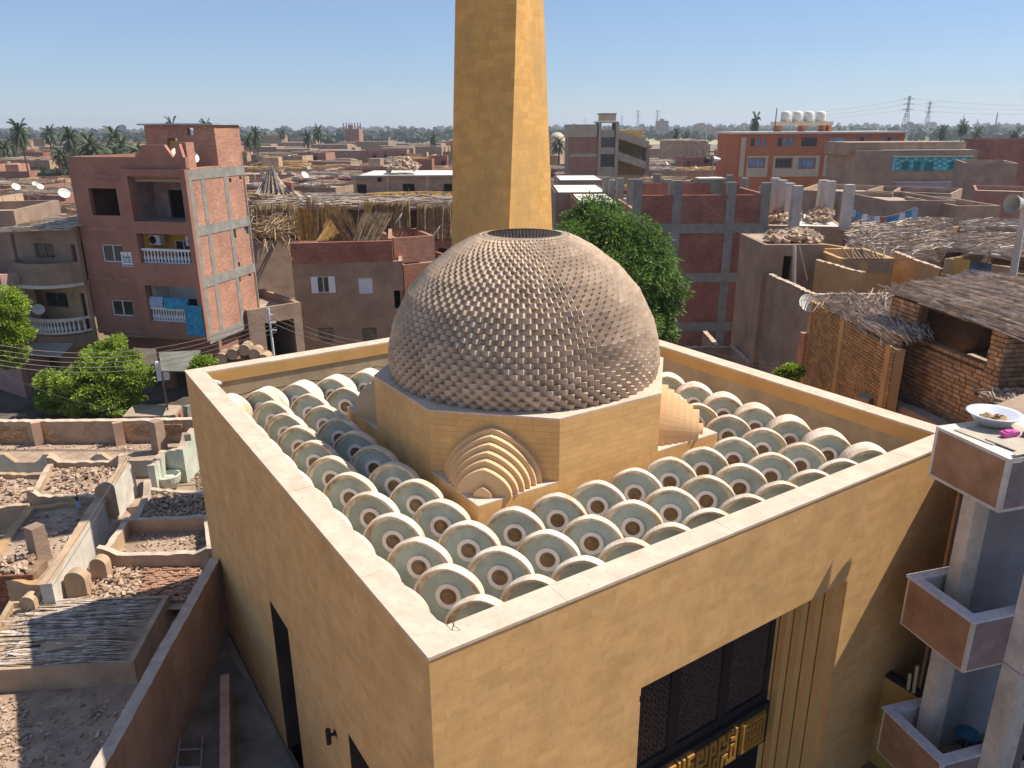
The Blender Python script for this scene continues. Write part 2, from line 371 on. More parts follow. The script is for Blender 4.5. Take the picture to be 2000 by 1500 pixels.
# ---- dome
prof = [(2.86, .885), (2.90, 1.18), (2.86, 1.55), (2.75, 1.97), (2.43, 2.61), (2.03, 3.07), (1.52, 3.47), (1.18, 3.66), (.95, 3.76)]
arcl = [0]
for a, b in zip(prof, prof[1:]): arcl.append(arcl[-1] + math.dist(a, b))
def domeat(s):
    for i in range(len(prof) - 1):
        if s <= arcl[i + 1] or i == len(prof) - 2:
            t = (s - arcl[i]) / (arcl[i + 1] - arcl[i]); a, b = prof[i], prof[i + 1]
            return a[0] + (b[0] - a[0]) * t, a[1] + (b[1] - a[1]) * t
dome = MB().lathe(CX, CY, [(r_ - .20, z) for r_, z in prof] + [(.86, 3.72), (.74, 3.3), (.70, 2.5), (0, 2.48)], 68).build('dome', M_domei, ms, smooth=True)
NB, NC = 68, 36; bricks = []
for k in range(NC):
    s = (k + .5) / NC * arcl[-1]; r_, z = domeat(s); f = k / NC
    r2, z2 = domeat(min(arcl[-1], s + .02)); r1, z1 = domeat(max(0, s - .02)); dr, dz = r2 - r1, z2 - z1; dl = math.hypot(dr, dz); dr /= dl; dz /= dl
    pitch = 2 * math.pi * r_ / NB; bw = min(.205, pitch * .72 + .035); hh = arcl[-1] / NC / 2 - .0035; dep = .28
    for i in range(NB):
        t = 2 * math.pi * (i + .5 * (k % 2)) / NB + rnd.uniform(-.002, .002)
        er = Vector((math.cos(t), math.sin(t), 0)); et = Vector((-er.y, er.x, 0)); mer = er * dr + Vector((0, 0, dz)); nor = er * dz - Vector((0, 0, dr))
        a = -R(37 + rnd.uniform(-2, 2)); nx = nor * math.cos(a) + et * math.sin(a); tx = et * math.cos(a) - nor * math.sin(a)
        C = Vector((CX, CY, z)) + er * r_ - nor * (dep / 2 + .02 + rnd.uniform(-.004, .004))
        u, v = tx * bw, nx * dep; c0 = C - u / 2 - v / 2 - mer * hh
        p = [c0, c0 + u, c0 + u + v, c0 + v]; bricks.append((C, p + [q + mer * (hh * 2) for q in p]))
lay_stones(bricks, 'brick', M_domeb, dome, 300, 'brick_courses')
fins = MB()                         # slanted fins round the oculus
for i in range(NB):
    t = 2 * math.pi * i / NB; t2 = t + .055; a = Vector((math.cos(t), math.sin(t), 0)); b = Vector((math.cos(t2), math.sin(t2), 0)); c = Vector((math.cos(t - .02), math.sin(t - .02), 0))
    O = Vector((CX, CY, 0))
    top = [O + a * .945, O + b * .90, O + b * .84, O + a * .86]; bot = [O + c * .75, O + a * .71, O + a * .64, O + c * .64]
    fins.hexa([q + Vector((0, 0, 3.25)) for q in bot] + [q + Vector((0, 0, 3.735)) for q in top])
fins.build('oculus_fins', M_cope, dome)
# ---- skylights
def skylight(cx, cy, idx):
    O = Vector((cx, cy, 0)); n = Vector((-1, -1, 0)).normalized(); d = Vector((1, -1, 0)).normalized(); up = Vector((0, 0, 1))
    zc = -.63; hw, ht = .525, .49 + rnd.uniform(-.01, .01)
    def prof_(k, low=RF - .02):
        A = [(a, zc + b) for a, b in arch(hw * k, ht * k, 20, 1.62, 2.0)]
        return [(A[0][0] * .9, low)] + A + [(A[-1][0] * .9, low)]
    def ring(pr, o): return [O + d * a + up * z + n * o for a, z in pr]
    outer = prof_(1); N = len(outer); mb = MB()
    ex = .3 if idx[0] == 10 or idx[1] == 10 else 0
    rings = [ring(prof_(.93), .0), ring(prof_(.93), .105), ring(prof_(.99), .107), ring(outer, .097), ring(prof_(.995), -.02)]
    if cx < .5: rings = rings[3:]
    for k, o in ((.955, -.10 - ex), (.88, -.17 - ex), (.74, -.24 - ex), (.5, -.30 - ex), (.02, -.34 - ex)): rings.append(ring([(a * k, RF + (z - RF) * (k ** .8)) for a, z in outer], o))
    vs = [Vector((max(q.x, .435), max(q.y, .435), q.z)) for rr in rings for q in rr]; fs = [(j * N + i, j * N + i + 1, (j + 1) * N + i + 1, (j + 1) * N + i) for j in range(len(rings) - 1) for i in range(N - 1)]
    if cx < .5: fs.append(tuple(range(N)))
    sh = mb.add(vs, fs).build('skylight', M_shell, ms)
    # inner rim and the pane leaning back a little
    tilt = lambda z: .06 - .13 * (z - zc)
    def pr2(k, lo): return [(a, z) for a, z in prof_(k, lo)]
    a, b = pr2(.925, RF), pr2(.775, RF)
    r0 = [O + d * x + up * z + n * (tilt(z) + .012) for x, z in a]; r1 = [O + d * x + up * z + n * (tilt(z) + .004) for x, z in b]
    MB().add(r0 + r1, [(i, i + 1, N + i + 1, N + i) for i in range(N - 1)]).build('rim', M_shin, sh) if cx > .5 else None
    if cx < .5: return
    q = [O + d * x + up * z + n * tilt(z) for x, z in pr2(.925, RF)]
    MB().add(q, [tuple(range(N))]).build('pane', M_pane, sh)
    T = Vector((-.13 * n.x, -.13 * n.y, 1)).normalized(); F = d.cross(T); F = F if F.dot(n) > 0 else -F; C = O + up * zc + n * .06
    def disc(name, r0, r1, h, m, seg=24, hole=False):
        mb = MB(); vs = []
        for rr, hh in ((r0, 0), (r0, h), (r1, h)) + (((r1, -.02),) if hole else ()):
            vs += [C + (d * math.cos(t) + T * math.sin(t)) * rr + F * hh for t in [2 * math.pi * i / seg for i in range(seg)]]
        nr = 4 if hole else 3
        fs = [(j * seg + i, j * seg + (i + 1) % seg, (j + 1) * seg + (i + 1) % seg, (j + 1) * seg + i) for j in range(nr - 1) for i in range(seg)]
        if not hole: fs.append(tuple(range(2 * seg, 3 * seg)))
        mb.add(vs, fs).build(name, m, sh)
    disc('ring', .195, .128, .028, M_ring, hole=True); disc('lens', .129, .125, .006, M_disc); disc('bulb', .072, .06, .02, M_disc, 16)
PX, PY, XO, YO = .890, .932, 1.265, 1.815
for i in range(-1, 11):
    for j in range(-1, 11):
        x, y = XO + i * PX, YO + j * PY
        if x > W - .55 or y > DP - .5: continue
        if x < .5 and y < .8: continue
        if X0 - .28 < x < X0 + S + .28 and Y0 - .28 < y < Y0 + S + .28: continue
        skylight(x, y, (i, j))
# ---- minaret: a tapering shaft whose square plan turns as it rises
MC = Vector((11.05, 15.55, 0))
mn = thing('minaret', 'tall plain twisted sandstone minaret shaft rising behind the brick dome', 'minaret', (MC.x, MC.y, GZ))
def plan(z):
    t = min(1.6, max(-.6, (z - 2.3) / 7.3)); return 2.46 - .39 * t, R(18.6 + 13.2 * t)
def minface(k):
    def P(u, z, o=0.):
        s_, a = plan(z); a += k * math.pi / 2; e = Vector((math.cos(a), math.sin(a), 0)); nn = Vector((e.y, -e.x, 0))
        q = MC + nn * (s_ / 2 + o) + e * ((u - .5) * s_); return Vector((q.x, q.y, z))
    return P
mcore = MB(); rings = []
for i in range(43):
    z = -7.2 + i * .8; s_, a = plan(z); rings.append([MC + Vector((math.cos(a + t), math.sin(a + t), 0)) * (s_ / 2 - .03) * math.sqrt(2) + Vector((0, 0, z)) for t in (R(45), R(135), R(225), R(315))])
mcore.add([q for rr in rings for q in rr], [(j * 4 + i, j * 4 + (i + 1) % 4, (j + 1) * 4 + (i + 1) % 4, (j + 1) * 4 + i) for j in range(42) for i in range(4)] + [(168, 169, 170, 171)]).build('shaft_core', M_stone, mn)
sts = []
for k in (0, 3):
    P = minface(k); sts += masonry(P, 1., -7.2, 26.2, .175, .19, gap=.0015, th=.04, jit=.0005, seed=60 + k) if P(.5, 0, 1).xy.to_3d().length else []
lay_stones(sts, 'stone', mat('minaret_stone', (.68, .38, .12), var=.07, sc=1.6, bump=.05, bsc=22, rand=.10, stain=(.45, .29, .12), stsc=.5), mn, 300, 'stone_courses')
# ---- portal: stepped jamb, lattice screens, gilt panels
M_jamb = mat('jamb_stone', (.66, .40, .15), var=.06, sc=1.4, bump=.1, rand=.05)
xj = 7.55; nst = 5; sdp = .16
for k in range(nst):
    x0, x1 = xj + (8.5 - xj) * k / nst, xj + (8.5 - xj) * (k + 1) / nst; yb = .80 - sdp * k
    MB().box(x0, yb - .02, GZ, x1 + (.002 if k < nst - 1 else .0), yb + .12, -2.125).build('jamb_step', M_jamb, ms)
MB().box(8.5, .351, GZ, 8.6, 1.0, -2.0).build('jamb_return', M_jamb, ms)
MB().box(3.34, .351, GZ, 3.44, 1.2, -2.0).build('jamb_return', M_jamb, ms)
MB().box(3.34, .351, -2.115, 8.6, 1.3, -2.0).build('lintel', M_stone, ms)
MB().box(3.4, 1.0, GZ, 8.6, 1.1, -2.1).build('portal_back', M_black, ms)
scr = MB(); SY = .72
scr.box(3.44, SY, -5.0, 3.80, SY + .08, -2.12)
xs0, xs1 = 3.80, 7.42; pw = (xs1 - xs0 - 2 * .22) / 3
frame = MB()
frame.box(3.44, SY - .01, -4.55, 3.80, SY + .09, -2.13); frame.box(xs1, SY - .01, -4.55, xj, SY + .09, -2.13); frame.box(3.44, SY - .02, -4.72, xj, SY + .1, -4.55)
for k in range(3):
    a = xs0 + k * (pw + .22); sc_ = MB(); nx, nz = 22, 38; cw_, ch_ = pw / nx, (2.42) / nz
    for i in range(nx + 1): sc_.box(a + i * cw_ - .006, SY + .03, -4.55, a + i * cw_ + .006, SY + .045, -2.13)
    for j in range(nz):
        zz = -4.55 + (j + .5) * ch_
        for i in range(nx):
            if (i * 7 + j * 5) % 3 != 0: sc_.box(a + i * cw_ + .006, SY + .02, zz - .007 + ((i + j) % 2) * .03, a + (i + 1) * cw_ - .006, SY + .04, zz + .007 + ((i + j) % 2) * .03)
            if (i + 2 * j) % 4 == 0: sc_.box(a + (i + .3) * cw_, SY + .015, zz - .015, a + (i + .7) * cw_, SY + .035, zz + .03)
    sc_.build('lattice_screen', mat('bronze_lattice', (.12, .08, .07), var=.2, sc=9, bump=.1, rough=.5), ms)
    if k < 2: frame.box(a + pw, SY - .01, -4.55, a + pw + .22, SY + .09, -2.13)
frame.build('screen_frame', M_dark, ms)
# sign beam with raised square lettering
beam = thing('sign_beam', 'dark beam under the lattice screen carrying gilt square Kufic lettering', 'sign', (3.5, SY - .2, -5.72))
MB().box(3.45, SY - .10, -5.70, xj - .01, SY + .02, -4.74).build('board', M_dark, beam)
# basmala seal in a square frame: strokes on a 13 x 13 grid
seal = ["1111111111111", "1000000000001", "1010101011101", "1011111010101", "1000000010101", "1011101010101", "1010101010101", "1010111110101", "1000000000101", "1011101111101", "1010101010001", "1011111010101", "1111111111111"]
def letters(rows, x0, z0, cw_, ch_, name, y):
    mb = MB()
    for j, row in enumerate(rows):
        i = 0
        while i < len(row):
            if row[i] == '1':
                k = i
                while k < len(row) and row[k] == '1': k += 1
                mb.box(x0 + i * cw_, y - .035 - .0004 * (j % 3), z0 - (j + 1) * ch_ - .001, x0 + k * cw_ - .001, y, z0 - j * ch_ + (0 if j == 0 or '1' not in rows[j - 1][i:k] else .001)); i = k
            else: i += 1
    mb.build(name, M_gold, beam)
MB().box(6.70, SY - .135, -5.58, 7.40, SY - .10, -4.86).build('seal_plate', mat('gilt_plate', (.36, .20, .045), var=.1, rough=.45, metal=.3), beam)
letters(seal, 6.73, -4.89, .049, .051, 'seal_lettering', SY - .135)
line = ["1010111101110101011101110101110111011101", "1010100101000101010001010101010101010001", "1010111101110111011101110101010101110111", "1010100001010100010101000101110100010001", "1011101111010111110101111101000111110111", "1010101000010100000101010001011100000101", "1110101011110101110101011101010101110101", "1000101010000101010101010001010101010101", "1110111011110111011101110111011101011111"]
letters(line, 4.32, -4.88, .0575, .082, 'line_lettering', SY - .10)
MB().box(4.0, SY + .05, GZ, xj, SY + .1, -5.72).build('doorway_dark', M_black, ms)
# ---- slot reveals and lamp on the left wall
for (a, b, c, d_) in slots:
    MB().box(.42, a - .1, GZ, .5, b + .1, d_ + .1).build('slot_back', mat('slot_dark_brown', (.055, .040, .03), var=.2, bump=0), ms)
    MB().box(.352, a - .08, GZ, .41, a, d_).build('slot_side', M_stone, ms); MB().box(.352, b, GZ, .41, b + .08, d_).build('slot_side', M_stone, ms); MB().box(.352, a - .08, d_, .41, b + .08, d_ + .06).build('slot_head', M_stone, ms)
for (a, b, c, d_) in slots:
    MB().box(.004, b - .015, GZ, .40, b - .002, d_ - .02).build('slot_dark_sheet', mat('slot_dark_brown', (0, 0, 0)), ms); MB().box(.004, a + .002, d_ - .015, .40, b - .016, d_ - .002).build('slot_dark_sheet', mat('slot_dark_brown', (0, 0, 0)), ms)  # dark sheets added on the far reveal and head to darken the recess
lp = thing('wall_lamp', 'black cylindrical wall lamp beside the tall slot on the left mosque wall', 'wall lamp', (-.06, 3.78, -4.2))
MB().lathe(-.13, 3.80, [(0, -4.22), (.045, -4.22), (.045, -3.92), (0, -3.92)], 14).build('lamp_body', M_dark, lp)
MB().tube((-.005, 3.80, -4.06), (-.09, 3.80, -4.06), .03, .03, 8).build('bracket', M_dark, lp)
MB().tube((-.0, 3.80, -4.06), (-.02, 3.80, -4.06), .07, .05, 10).build('wall_plate', M_dark, lp)
# floodlight on the left coping, cable, bits of rubbish
fl = thing('floodlight', 'small white floodlight on the inner edge of the parapet at the far left corner', 'floodlight', (.50, DP - .95, -.1))
MB().obox((.43, DP - 1.05, -.12), (.20, .05, -.10), (-.03, .18, 0), (.02, 0, .05)).build('lamp_head', mat('white_paint', (.8, .8, .8), var=.05), fl)
MB().tube((.40, DP - .95, -.06), (.45, DP - .95, -.09), .015, .015, 5).build('arm', M_dark, fl)
cb = MB(); pts = [Vector((.6 + 9.8 * t, DP - .56, -.62 - .10 * abs(math.sin(t * math.pi * 9)))) for t in [i / 70 for i in range(71)]]
cb.path(pts, .012, 4); cb.build('roof_cable', M_dark, None, label='dark cable looping along the back left inner wall above the skylights', cat='cable')
cb = MB(); cb.path([Vector((.55, .22, .01)), Vector((.50, .30, .05)), Vector((.52, .42, .08)), Vector((.60, .46, .04)), Vector((.56, .38, .02)), Vector((.47, .28, .01))], .004, 4)
cb.build('wire_scrap', M_dark, None, label='twisted scrap of wire lying on the near corner of the parapet', cat='wire')
# ================================================================== more materials
M_white = mat('white_wash', (.68, .61, .53), var=.1, sc=3, bump=.1, grime=.3, stain=(.42, .36, .30), stsc=1.4)
M_blue = mat('pale_blue_wash', (.44, .45, .50), var=.1, sc=2, bump=.08)
M_brownp = mat('brown_panel', (.36, .195, .11), var=.16, sc=2.2, bump=.15, bsc=60)
M_mauve = mat('mauve_panel', (.30, .215, .21), var=.18, sc=2, bump=.15, bsc=60)
M_card = mat('cardboard', (.44, .38, .31), var=.08, sc=3, bump=.1)
M_mcap = mat('mud_cap', (.50, .385, .29), var=.15, sc=2, bump=.3, grime=.3)
M_yel = mat('yellow_wall', (.50, .32, .09), var=.15, sc=1.2, bump=.1)
M_conc = mat('concrete', (.27, .255, .225), var=.15, sc=2, bump=.2, bsc=14, grime=.2)
M_concw = mat('pale_concrete', (.52, .47, .42), var=.15, sc=1, bump=.2, grime=.3)
M_mud = mat('mud_render', (.35, .24, .165), var=.16, sc=.9, bump=.3, bsc=9, stain=(.25, .165, .11), stsc=.6)
M_mud2 = mat('mud_render_tan', (.45, .315, .205), var=.15, sc=.9, bump=.3, bsc=9, stain=(.26, .18, .11), stsc=.7)
M_mud3 = mat('mud_render_grey', (.31, .22, .165), var=.16, sc=.9, bump=.3, bsc=9)
M_mudlight = mat('mud_render_ochre', (.46, .29, .14), var=.12, sc=.9, bump=.2, bsc=9)
M_adobe = mat('adobe_brick', (.50, .31, .18), var=.2, sc=3, bump=.5, bsc=25, rand=.28)
M_adobem = mat('adobe_mortar', (.25, .16, .105), var=.2, sc=5, bump=.4)
M_red = bricky('red_brick', (.36, .135, .085), (.62, .6, .6), .25, .075, var=.12)
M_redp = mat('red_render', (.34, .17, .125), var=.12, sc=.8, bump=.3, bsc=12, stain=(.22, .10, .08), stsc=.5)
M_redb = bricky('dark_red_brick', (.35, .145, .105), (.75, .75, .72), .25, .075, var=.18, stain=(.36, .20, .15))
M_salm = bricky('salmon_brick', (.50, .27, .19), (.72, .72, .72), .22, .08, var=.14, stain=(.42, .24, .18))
M_roofd = mat('dusty_roof', (.40, .31, .23), var=.2, sc=.8, bump=.3, bsc=6)
M_roofw = mat('white_roof', (.68, .62, .55), var=.1, sc=.8, bump=.1)
M_straw = mat('reed_straw', (.43, .31, .185), var=.3, sc=4, bump=0, rand=.4)
M_strawg = mat('grey_reed', (.50, .40, .32), var=.3, sc=4, bump=0, rand=.45)
M_strawy = mat('golden_straw', (.50, .31, .10), var=.25, sc=4, bump=0, rand=.35)
M_rub = mat('rubble_stone', (.46, .33, .24), var=.2, sc=3, bump=.2, rand=.4)
M_dirt = mat('dirt', (.36, .26, .19), var=.25, sc=1.5, bump=.5, bsc=8, col2=(.23, .16, .12), stain=(.36, .27, .19), stsc=.8)
M_mint = mat('mint_wash', (.52, .55, .47), var=.14, sc=1.5, bump=.15, stain=(.34, .30, .18), stsc=1.0, grime=.3)
M_wwall = mat('stained_white_wall', (.60, .56, .50), var=.12, sc=1.2, bump=.2, stain=(.42, .33, .23), stsc=.9, grime=.35)
M_pinkw = mat('pinkish_render', (.50, .32, .23), var=.14, sc=1.1, bump=.15, stain=(.30, .19, .14), stsc=.7)
M_orange = mat('orange_paint', (.50, .16, .065), var=.08, sc=.6, bump=.05)
M_cream = mat('cream_paint', (.56, .46, .33), var=.08, sc=.8, bump=.05)
M_tan = mat('beige_paint', (.42, .35, .26), var=.1, sc=.8, bump=.05)
M_teal = mat('teal_paint', (.05, .36, .40), var=.15, sc=2, bump=.05)
M_lil = mat('lilac_paint', (.34, .30, .42), var=.08, bump=.05)
M_wood = mat('weathered_wood', (.23, .17, .12), var=.3, sc=6, bump=.3, rand=.2)
M_glass = mat('window_glass', (.03, .04, .045), var=.3, sc=3, bump=0, rough=.12, spec=.8)
M_glassb = mat('pale_glass', (.22, .30, .42), var=.2, sc=1, bump=0, rough=.2, spec=.8)
M_steel = mat('galvanised_metal', (.42, .43, .44), var=.2, sc=5, bump=.05, rough=.4, metal=.5)
M_tank = mat('white_tank', (.70, .68, .62), var=.1, sc=1, bump=.05)
M_shut = mat('white_shutter', (.68, .70, .74), var=.05, bump=.05)
M_clb = mat('blue_cloth', (.05, .28, .46), var=.2, sc=4, bump=.2)
M_clp = mat('pale_blue_cloth', (.34, .44, .62), var=.15, sc=4, bump=.2)
M_tarp = mat('grey_tarpaulin', (.20, .20, .17), var=.2, sc=1, bump=.1)
M_plast = mat('blue_plastic', (.04, .20, .34), var=.1, bump=0, rough=.4)
M_wire = mat('pale_wire', (.24, .21, .18), var=.1, bump=0)
M_asph = mat('street_dust', (.13, .105, .085), var=.3, sc=.6, bump=.4, bsc=6)

def xy(v): return Vector((v[0], v[1], 0))
HOUSES = [(Vector((6, 7, 0)), 12), (Vector((13, 15, 0)), 5), (Vector((-12, 6, 0)), 16), (Vector((14, -4, 0)), 8)]
def house(label, cat, A, B, depth, zt, wm, front=(), left=(), right=(), zb=GZ, par=.45, rm=None, group=None, th=.22, name='house', roofz=None):
    A, B = xy(A), xy(B); d = (B - A).normalized(); L = (B - A).length; n = Vector((d.y, -d.x, 0))
    if n.dot(CAM - A) < 0: n = -n
    t = thing(name, label, cat, (A.x, A.y, zb), group); HOUSES.append(((A + B) / 2 - n * depth / 2, math.hypot(L, depth) / 2))
    Pf = surfP(A, (d.x, d.y), (n.x, n.y)); Pl_ = surfP(A, (-n.x, -n.y), (-d.x, -d.y)); Pr_ = surfP(B, (-n.x, -n.y), (d.x, d.y)); Pb_ = surfP(A - n * depth, (d.x, d.y), (-n.x, -n.y))
    mb = MB()
    def hz(hs, off=0): return [(h[0] - off, h[1] - off, h[2], h[3]) for h in hs]
    panel(mb, Pf, L, zb, zt, th, hz(front))
    panel(mb, lambda u, z, o=0.: Pl_(u + th + .001, z, o - .002), depth - 2 * th, zb, zt, th, hz(left, th)); panel(mb, lambda u, z, o=0.: Pr_(u + th + .001, z, o - .002), depth - 2 * th, zb, zt, th, hz(right, th))
    panel(mb, Pb_, L, zb, zt, th); mb.build('wall', wm, t)
    z1 = (zt - par) if roofz is None else roofz
    MB().obox(Pf(.05, z1 - .16, -.05), d * (L - .1), -n * (depth - .1), (0, 0, .16)).build('roof', rm or M_roofd, t)
    return t, Pf, Pl_, Pr_, L
def window(t, P, h, kind='glass', fm=None, gm=None, mull=1, rec=.08):
    a, b, c, d = h; f = .05; fr = MB(); fm = fm or M_white
    def bx(mb, u0, u1, z0, z1, o0, o1):
        q = [P(u0, z0, o0), P(u1, z0, o0), P(u1, z0, o1), P(u0, z0, o1)]; mb.hexa(q + [Vector((v.x, v.y, z1)) for v in q])
    bx(fr, a, a + f, c, d, -rec - .05, -rec + .02); bx(fr, b - f, b, c, d, -rec - .05, -rec + .02); bx(fr, a + f, b - f, c, c + f, -rec - .05, -rec + .02); bx(fr, a + f, b - f, d - f, d, -rec - .05, -rec + .02)
    for k in range(mull):
        u = a + (b - a) * (k + 1) / (mull + 1); bx(fr, u - f / 2, u + f / 2, c + f, d - f, -rec - .05, -rec + .015)
    w_ = fr.build('window', fm, t); pb = MB(); bx(pb, a + f, b - f, c + f, d - f, -rec - .04, -rec - .02); pb.build('pane', gm or M_glass, w_); return w_
def pbox(P, u0, u1, z0, z1, o0, o1, mb=None):
    mb = mb or MB(); q = [P(u0, z0, o0), P(u1, z0, o0), P(u1, z0, o1), P(u0, z0, o1)]; return mb.hexa(q + [Vector((v[0], v[1], z1)) for v in q])
def sticks(a, b, c, d, n, m, parent, r=.02, jit=.08, lift=.10, name='reeds', seed=0, lenf=(.5, 1.05), kind='stuff', cross=.1, over=.06):
    """reeds over the quad a b c d, running from the edge a-d to b-c"""
    rg = random.Random(seed); mb = MB(); a, b, c, d = map(Vector, (a, b, c, d))
    for i in range(n):
        v = rg.uniform(-over, 1 + over); lf = rg.uniform(*lenf); u0 = rg.uniform(-over, max(-over, 1 - lf + over)); u1 = u0 + lf
        def pt(u, v_): return (a * (1 - u) + b * u) * (1 - v_) + (d * (1 - u) + c * u) * v_
        dv = rg.gauss(0, cross); z0, z1 = rg.uniform(0, lift), rg.uniform(0, lift)
        p = pt(u0, v) + Vector((0, 0, z0)); q = pt(u1, v + dv) + Vector((0, 0, z1)); md = (p + q) / 2 + Vector((rg.gauss(0, jit), rg.gauss(0, jit), abs(rg.gauss(0, jit * .6))))
        rr = r * rg.uniform(.6, 1.3); mb.tube(p, md, rr, rr, 3, False); mb.tube(md, q, rr, rr * .5, 3, False)
    return mb.build(name, m, parent, kind=kind)
def rubble(pts, n, m, parent, size=(.04, .14), name='rubble', seed=0, h=.06, label=None, cat=None, heap=0.):
    """broken bits scattered over a quad of points"""
    rg = random.Random(seed); mb = MB(); a, b, c, d = map(Vector, pts)
    for i in range(n):
        u, v = rg.random(), rg.random(); P = (a * (1 - u) + b * u) * (1 - v) + (d * (1 - u) + c * u) * v
        s = rg.uniform(*size); hh = heap * math.sin(math.pi * u) * math.sin(math.pi * v)
        x = Vector((rg.gauss(0, 1), rg.gauss(0, 1), rg.gauss(0, .5))).normalized(); y = x.cross(Vector((rg.gauss(0, .3), rg.gauss(0, .3), 1))).normalized(); zz = x.cross(y)
        if zz.z < 0: zz = -zz
        C = P + Vector((0, 0, rg.uniform(0, h) + hh * rg.uniform(.3, 1))); mb.obox(C - (x + y) * s / 2, x * s * rg.uniform(.7, 1.4), y * s * rg.uniform(.5, .9), zz * s * rg.uniform(.25, .5))
    return mb.build(name, m, parent, kind='stuff', label=label, cat=cat)
def poly_wall(label, pts, zt, zb, th, m, cat='wall', humps=(), name='wall', group=None, parent=None, cap=None, closed=False, wob=.03, seed=0):
    """free wall along pts; humps: (segment, position 0-1, width, height)"""
    rg = random.Random(seed); t = parent or thing(name, label, cat, (pts[0][0], pts[0][1], zb), group); P = [xy(p) for p in pts]
    zts = [p[2] if len(p) > 2 and zt is None else zt for p in pts]; ns = len(P) if closed else len(P) - 1
    for s in range(ns):
        A, B = P[s], P[(s + 1) % len(P)]; za, zb_ = zts[s], zts[(s + 1) % len(P)]; d = (B - A); L = d.length; d.normalize(); n = Vector((d.y, -d.x, 0)); N = max(4, int(L / .18)); mb = MB(); cb_ = MB()
        for i in range(N + 1):
            u = -th / 2 + (L + th) * i / N; f = min(1, max(0, u / L)); z = za * (1 - f) + zb_ * f + rg.uniform(-wob, wob)
            for (hs, hp, hw, hh) in humps:
                if hs == s:
                    k = abs(u - hp * L) / (hw / 2)
                    if k < 1: z += hh * (math.cos(k * math.pi / 2) ** .7 if k < 1 else 0)
            C = A + d * u; q = [(C + n * o).to_tuple()[:2] for o in (-th / 2 + rg.uniform(-wob, wob) * .3, th / 2 + rg.uniform(-wob, wob) * .3)]
            mb.v += [(q[0][0], q[0][1], zb), (q[0][0], q[0][1], z), (q[1][0], q[1][1], z2 := z + rg.uniform(-wob, wob) * .3), (q[1][0], q[1][1], zb)]
            k = 4 * i; cb_.v += [(q[0][0], q[0][1], z), (q[1][0], q[1][1], z2)]; k2 = 2 * i
            if i:
                mb.f += [(k - 4, k, k + 1, k - 3), (k - 1, k - 2, k + 2, k + 3)]
                if cap: cb_.f.append((k2 - 2, k2, k2 + 1, k2 - 1)); mb.f.append((k - 4, k - 1, k + 3, k))
                else: mb.f.append((k - 3, k + 1, k + 2, k - 2))
            if i in (0, N): mb.f.append((k, k + 1, k + 2, k + 3))
        mb.build('wall_run', m, t)
        if cap: cb_.build('wall_top', cap, t)
    return t
def dish_at(p, r, label, az=None, group='satellite dishes on the roofs'):
    az = R(-70) + rnd.uniform(-.4, .4) if az is None else az
    t = thing('satellite_dish', label, 'satellite dish', p, group); ax = Vector((math.cos(az) * .8, math.sin(az) * .8, .6)).normalized(); x = ax.orthogonal().normalized(); y = ax.cross(x); C = Vector(p) + Vector((0, 0, r * 1.25))
    mb = MB(); vs = []
    for (rr, h) in ((.02, 0), (.5, .05), (.8, .13), (1, .22)): vs += [C + (x * math.cos(a) + y * math.sin(a)) * rr * r + ax * h * r for a in [2 * math.pi * i / 14 for i in range(14)]]
    mb.add(vs, [(j * 14 + i, j * 14 + (i + 1) % 14, (j + 1) * 14 + (i + 1) % 14, (j + 1) * 14 + i) for j in range(3) for i in range(14)]); mb.build('reflector', M_tank, t, smooth=True)
    MB().tube(Vector(p), C, .03, .03, 5).tube(C - y * r * .9, C + ax * r * .9, .015, .015, 4).build('mount', M_steel, t)
    return t

# ================================================================== balcony house on the right
H1 = at(1829, 832, 12.2); ez = -Vector((math.cos(R(72.6)), math.sin(R(72.6)), 0)); fz = Vector((math.cos(R(-17.4)), math.sin(R(-17.4)), 0))
O1 = xy(H1); zt1 = H1.z; FB = Face(O1, 72.6)
nearu = -FB.uz(1973, 895)[0]        # length of the balconies
bh = thing('balcony_house', 'tall narrow house with brown boxed balconies at the right edge beside the mosque', 'house', (O1.x, O1.y, GZ))
def B3(e, f, z): return O1 + ez * e + fz * f + Vector((0, 0, z))
def bb(name, m, e0, e1, f0, f1, z0, z1, par=None): return MB().obox(B3(e0, f0, z0), ez * (e1 - e0), fz * (f1 - f0), (0, 0, z1 - z0)).build(name, m, par or bh)
E1 = nearu; F1 = 3.2
bb('roof_box', M_white, 0, E1, 0, F1, zt1 - .93, zt1)
bb('brown_panel', M_brownp, .07, E1 - .07, -.012, .02, zt1 - .87, zt1 - .06); bb('mauve_panel', M_mauve, E1 - .02, E1 + .012, .08, F1, zt1 - .87, zt1 - .07)
FC1, FC2 = Face(O1 + fz * .62, 72.6), Face(O1 + fz * .85, 72.6); ec0, ec1, ec2 = -FC1.uz(1866, 1044)[0], -FC1.uz(1893, 1044)[0], -FC2.uz(1983, 1190)[0]; print('cols', ec0, ec1, ec2, E1)
fw_ = 1.25                          # depth of the balconies
